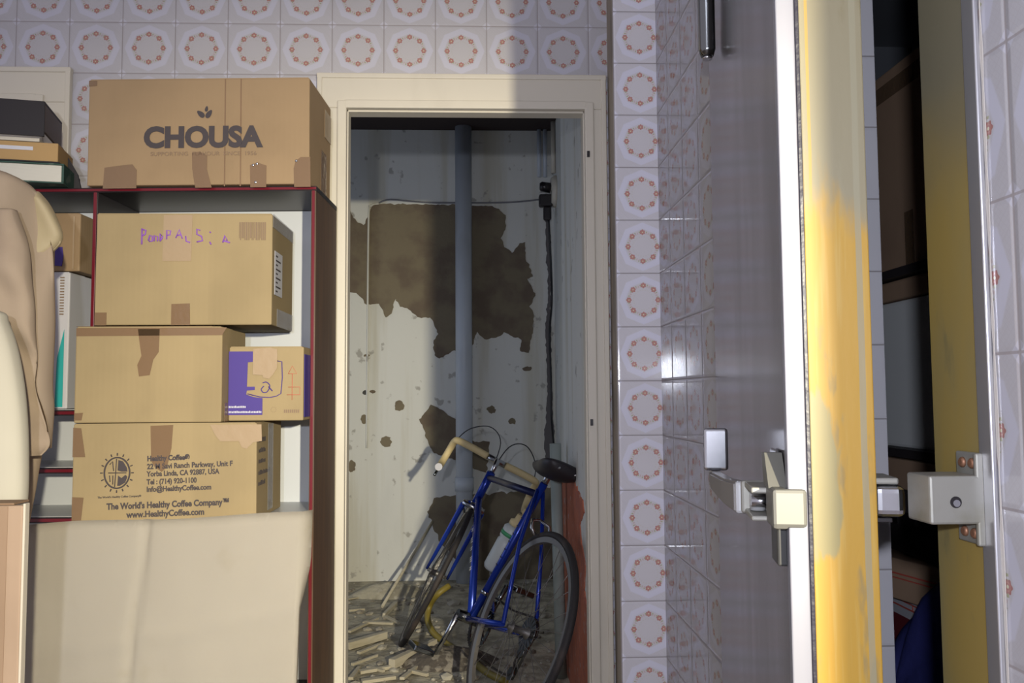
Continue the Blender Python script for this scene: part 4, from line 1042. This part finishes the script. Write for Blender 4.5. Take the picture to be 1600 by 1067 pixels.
# saddle
bpart('seat_post', nt([ST+Vector((-.006, 0, .02)), ST+Vector((-.028, 0, .095))], .0125, n=14), M_CHROME)
b = bmesh.new(); secs = [(.355, .020, .880, .016), (.31, .026, .884, .036), (.25, .040, .882, .044), (.18, .066, .882, .050), (.12, .080, .886, .054), (.08, .073, .890, .042), (.066, .05, .888, .018)]
rows = []
for x_, hw, z_, dp_ in [(q[0]+.028, q[1]*1.05, q[2]+.004, q[3]) for q in secs]:
    rows.append([b.verts.new((x_, hw*math.cos(k/16*2*math.pi), z_+(dp_*.35 if math.sin(k/16*6.2832) > 0 else dp_)*math.sin(k/16*2*math.pi))) for k in range(16)])
for i in range(len(rows)-1):
    for k in range(16): b.faces.new((rows[i][k], rows[i][(k+1) % 16], rows[i+1][(k+1) % 16], rows[i+1][k]))
b.faces.new(rows[0]); b.faces.new(rows[-1][::-1]); bmesh.ops.recalc_face_normals(b, faces=b.faces)
sad = obj('saddle', b, Mat('scuffed_black_leather', (.018, .014, .018), .5).m, bike, smooth=True); md = sad.modifiers.new('s', 'SUBSURF'); md.levels = md.render_levels = 2
b = bmesh.new()
for s in (-1, 1): tube(b, [(.30, .012*s, .875), (.24, .022*s, .862), (.17, .022*s, .862), (.09, .035*s, .88)], .0035, n=8)
bpart('saddle_rail', b, M_CHROME, None)
# cranks, chainring, pedals, derailleur, chain
b = bmesh.new(); cA = math.radians(250)      # left crank direction in the frame plane
cl_ = BBk+Vector((0, .055, 0)); e = cl_+Vector((.05, .004, -.162))
tube(b, [cl_, cl_.lerp(e, .5), e], [.013, .009, .010], n=10); bpart('crank_arm', b, M_CHROME)
cr2 = BBk+Vector((0, -.06, 0)); e2 = cr2+Vector((-.05, -.004, .162))
bpart('crank_arm', nt([cr2, cr2.lerp(e2, .5), e2], [.013, .009, .010], n=10), M_GUN)
for e_, s in ((e, 1), (e2, -1)):
    b = bmesh.new(); box(b, e_.x-.045, e_.x+.045, min(e_.y+.02*s, e_.y+.10*s), max(e_.y+.02*s, e_.y+.10*s), e_.z-.010, e_.z+.010, .004)
    tube(b, [e_, e_+Vector((0, .03*s, 0))], .006, n=8); bpart('pedal', b, M_GUN)
bpart('bottom_bracket', nt([BBk+Vector((0, -.058, 0)), BBk+Vector((0, .058, 0))], [.02, .02], n=18), M_GUN)
b = bmesh.new(); rows = []; n = 96
for k in range(n):
    a = k/n*2*math.pi; rr = .098+(.003 if k % 2 else -.002)
    rows.append([b.verts.new((BBk.x+r__*math.cos(a), y__, BBk.z+r__*math.sin(a))) for r__, y__ in ((rr, -.046), (.078, -.046), (.078, -.042), (rr, -.042))])
for k in range(n):
    for q in range(4): b.faces.new((rows[k][q], rows[k][(q+1) % 4], rows[(k+1) % n][(q+1) % 4], rows[(k+1) % n][q]))
for k in range(5):
    a = k/5*6.283; tube(b, [(BBk.x, -.045, BBk.z), (BBk.x+.082*math.cos(a), -.045, BBk.z+.082*math.sin(a))], .006, n=6)
bmesh.ops.recalc_face_normals(b, faces=b.faces); bpart('chainring', b, M_GUN)
b = bmesh.new()
for i, rr in enumerate((.030, .038, .046, .054)): tube(b, [(0, -.030-.0055*(3-i), .335), (0, -.033-.0055*(3-i), .335)], rr, n=28)
bpart('sprocket_block', b, M_GUN)
bpart('chain', nt(catmull([(BBk.x, -.044, BBk.z+.098), (.2, -.042, .37), (0, -.040, .385), (-.05, -.04, .345), (.0, -.04, .29), (.03, -.04, .24), (.03, -.04, .19), (.2, -.042, .17), (BBk.x, -.044, BBk.z-.098), (BBk.x+.098, -.044, BBk.z)], 6, True), .004, n=6, closed=True), Mat('greasy_chain', (.04, .03, .025), .5, metal=.6).m)
b = bmesh.new(); tube(b, [(0, -.05, .32), (.015, -.052, .27), (.03, -.05, .18)], [.012, .010, .008], n=8); tube(b, [(.015, -.045, .275), (.015, -.038, .275)], .022, n=16); tube(b, [(.03, -.045, .195), (.03, -.038, .195)], .022, n=16); bpart('rear_derailleur', b, M_GUN)
# bottle on the seat tube
sn = Vector((sv.z, 0, -sv.x)); bt = BBk.lerp(ST, .34)+sn*.052
bo = thing('water_bottle', 'white and green water bottle with cream cap in the bicycle frame', 'bottle')
bo.matrix_world = bike.matrix_world
obj('bottle_body', nt([bt, bt+sv*.012, bt+sv*.12, bt+sv*.128, bt+sv*.136, bt+sv*.175, bt+sv*.188], [.030, .036, .036, .031, .036, .036, .024], n=24), Mat('translucent_white_plastic', (.50, .53, .52), .4).m, bo)
obj('bottle_cap', nt([bt+sv*.189, bt+sv*.205, bt+sv*.212, bt+sv*.235], [.026, .026, .014, .012], n=18), M_BT, bo)
obj('bottle_label', nt([bt+sv*.145, bt+sv*.160], .0368, n=24), Mat('green_bottle_print', (.05, .28, .12), .5).m, bo)
cg_ = bpart('bottle_cage', nt([BBk.lerp(ST, .3)+sn*.016, bt-sv*.006-sn*.0, bt-sv*.006+sn*.038, bt+sv*.10+sn*.040], .003, n=6), M_GUN)

for o in list(bpy.data.objects):
    if o.type == 'MESH' and not any(p.use_smooth for p in o.data.polygons): pass
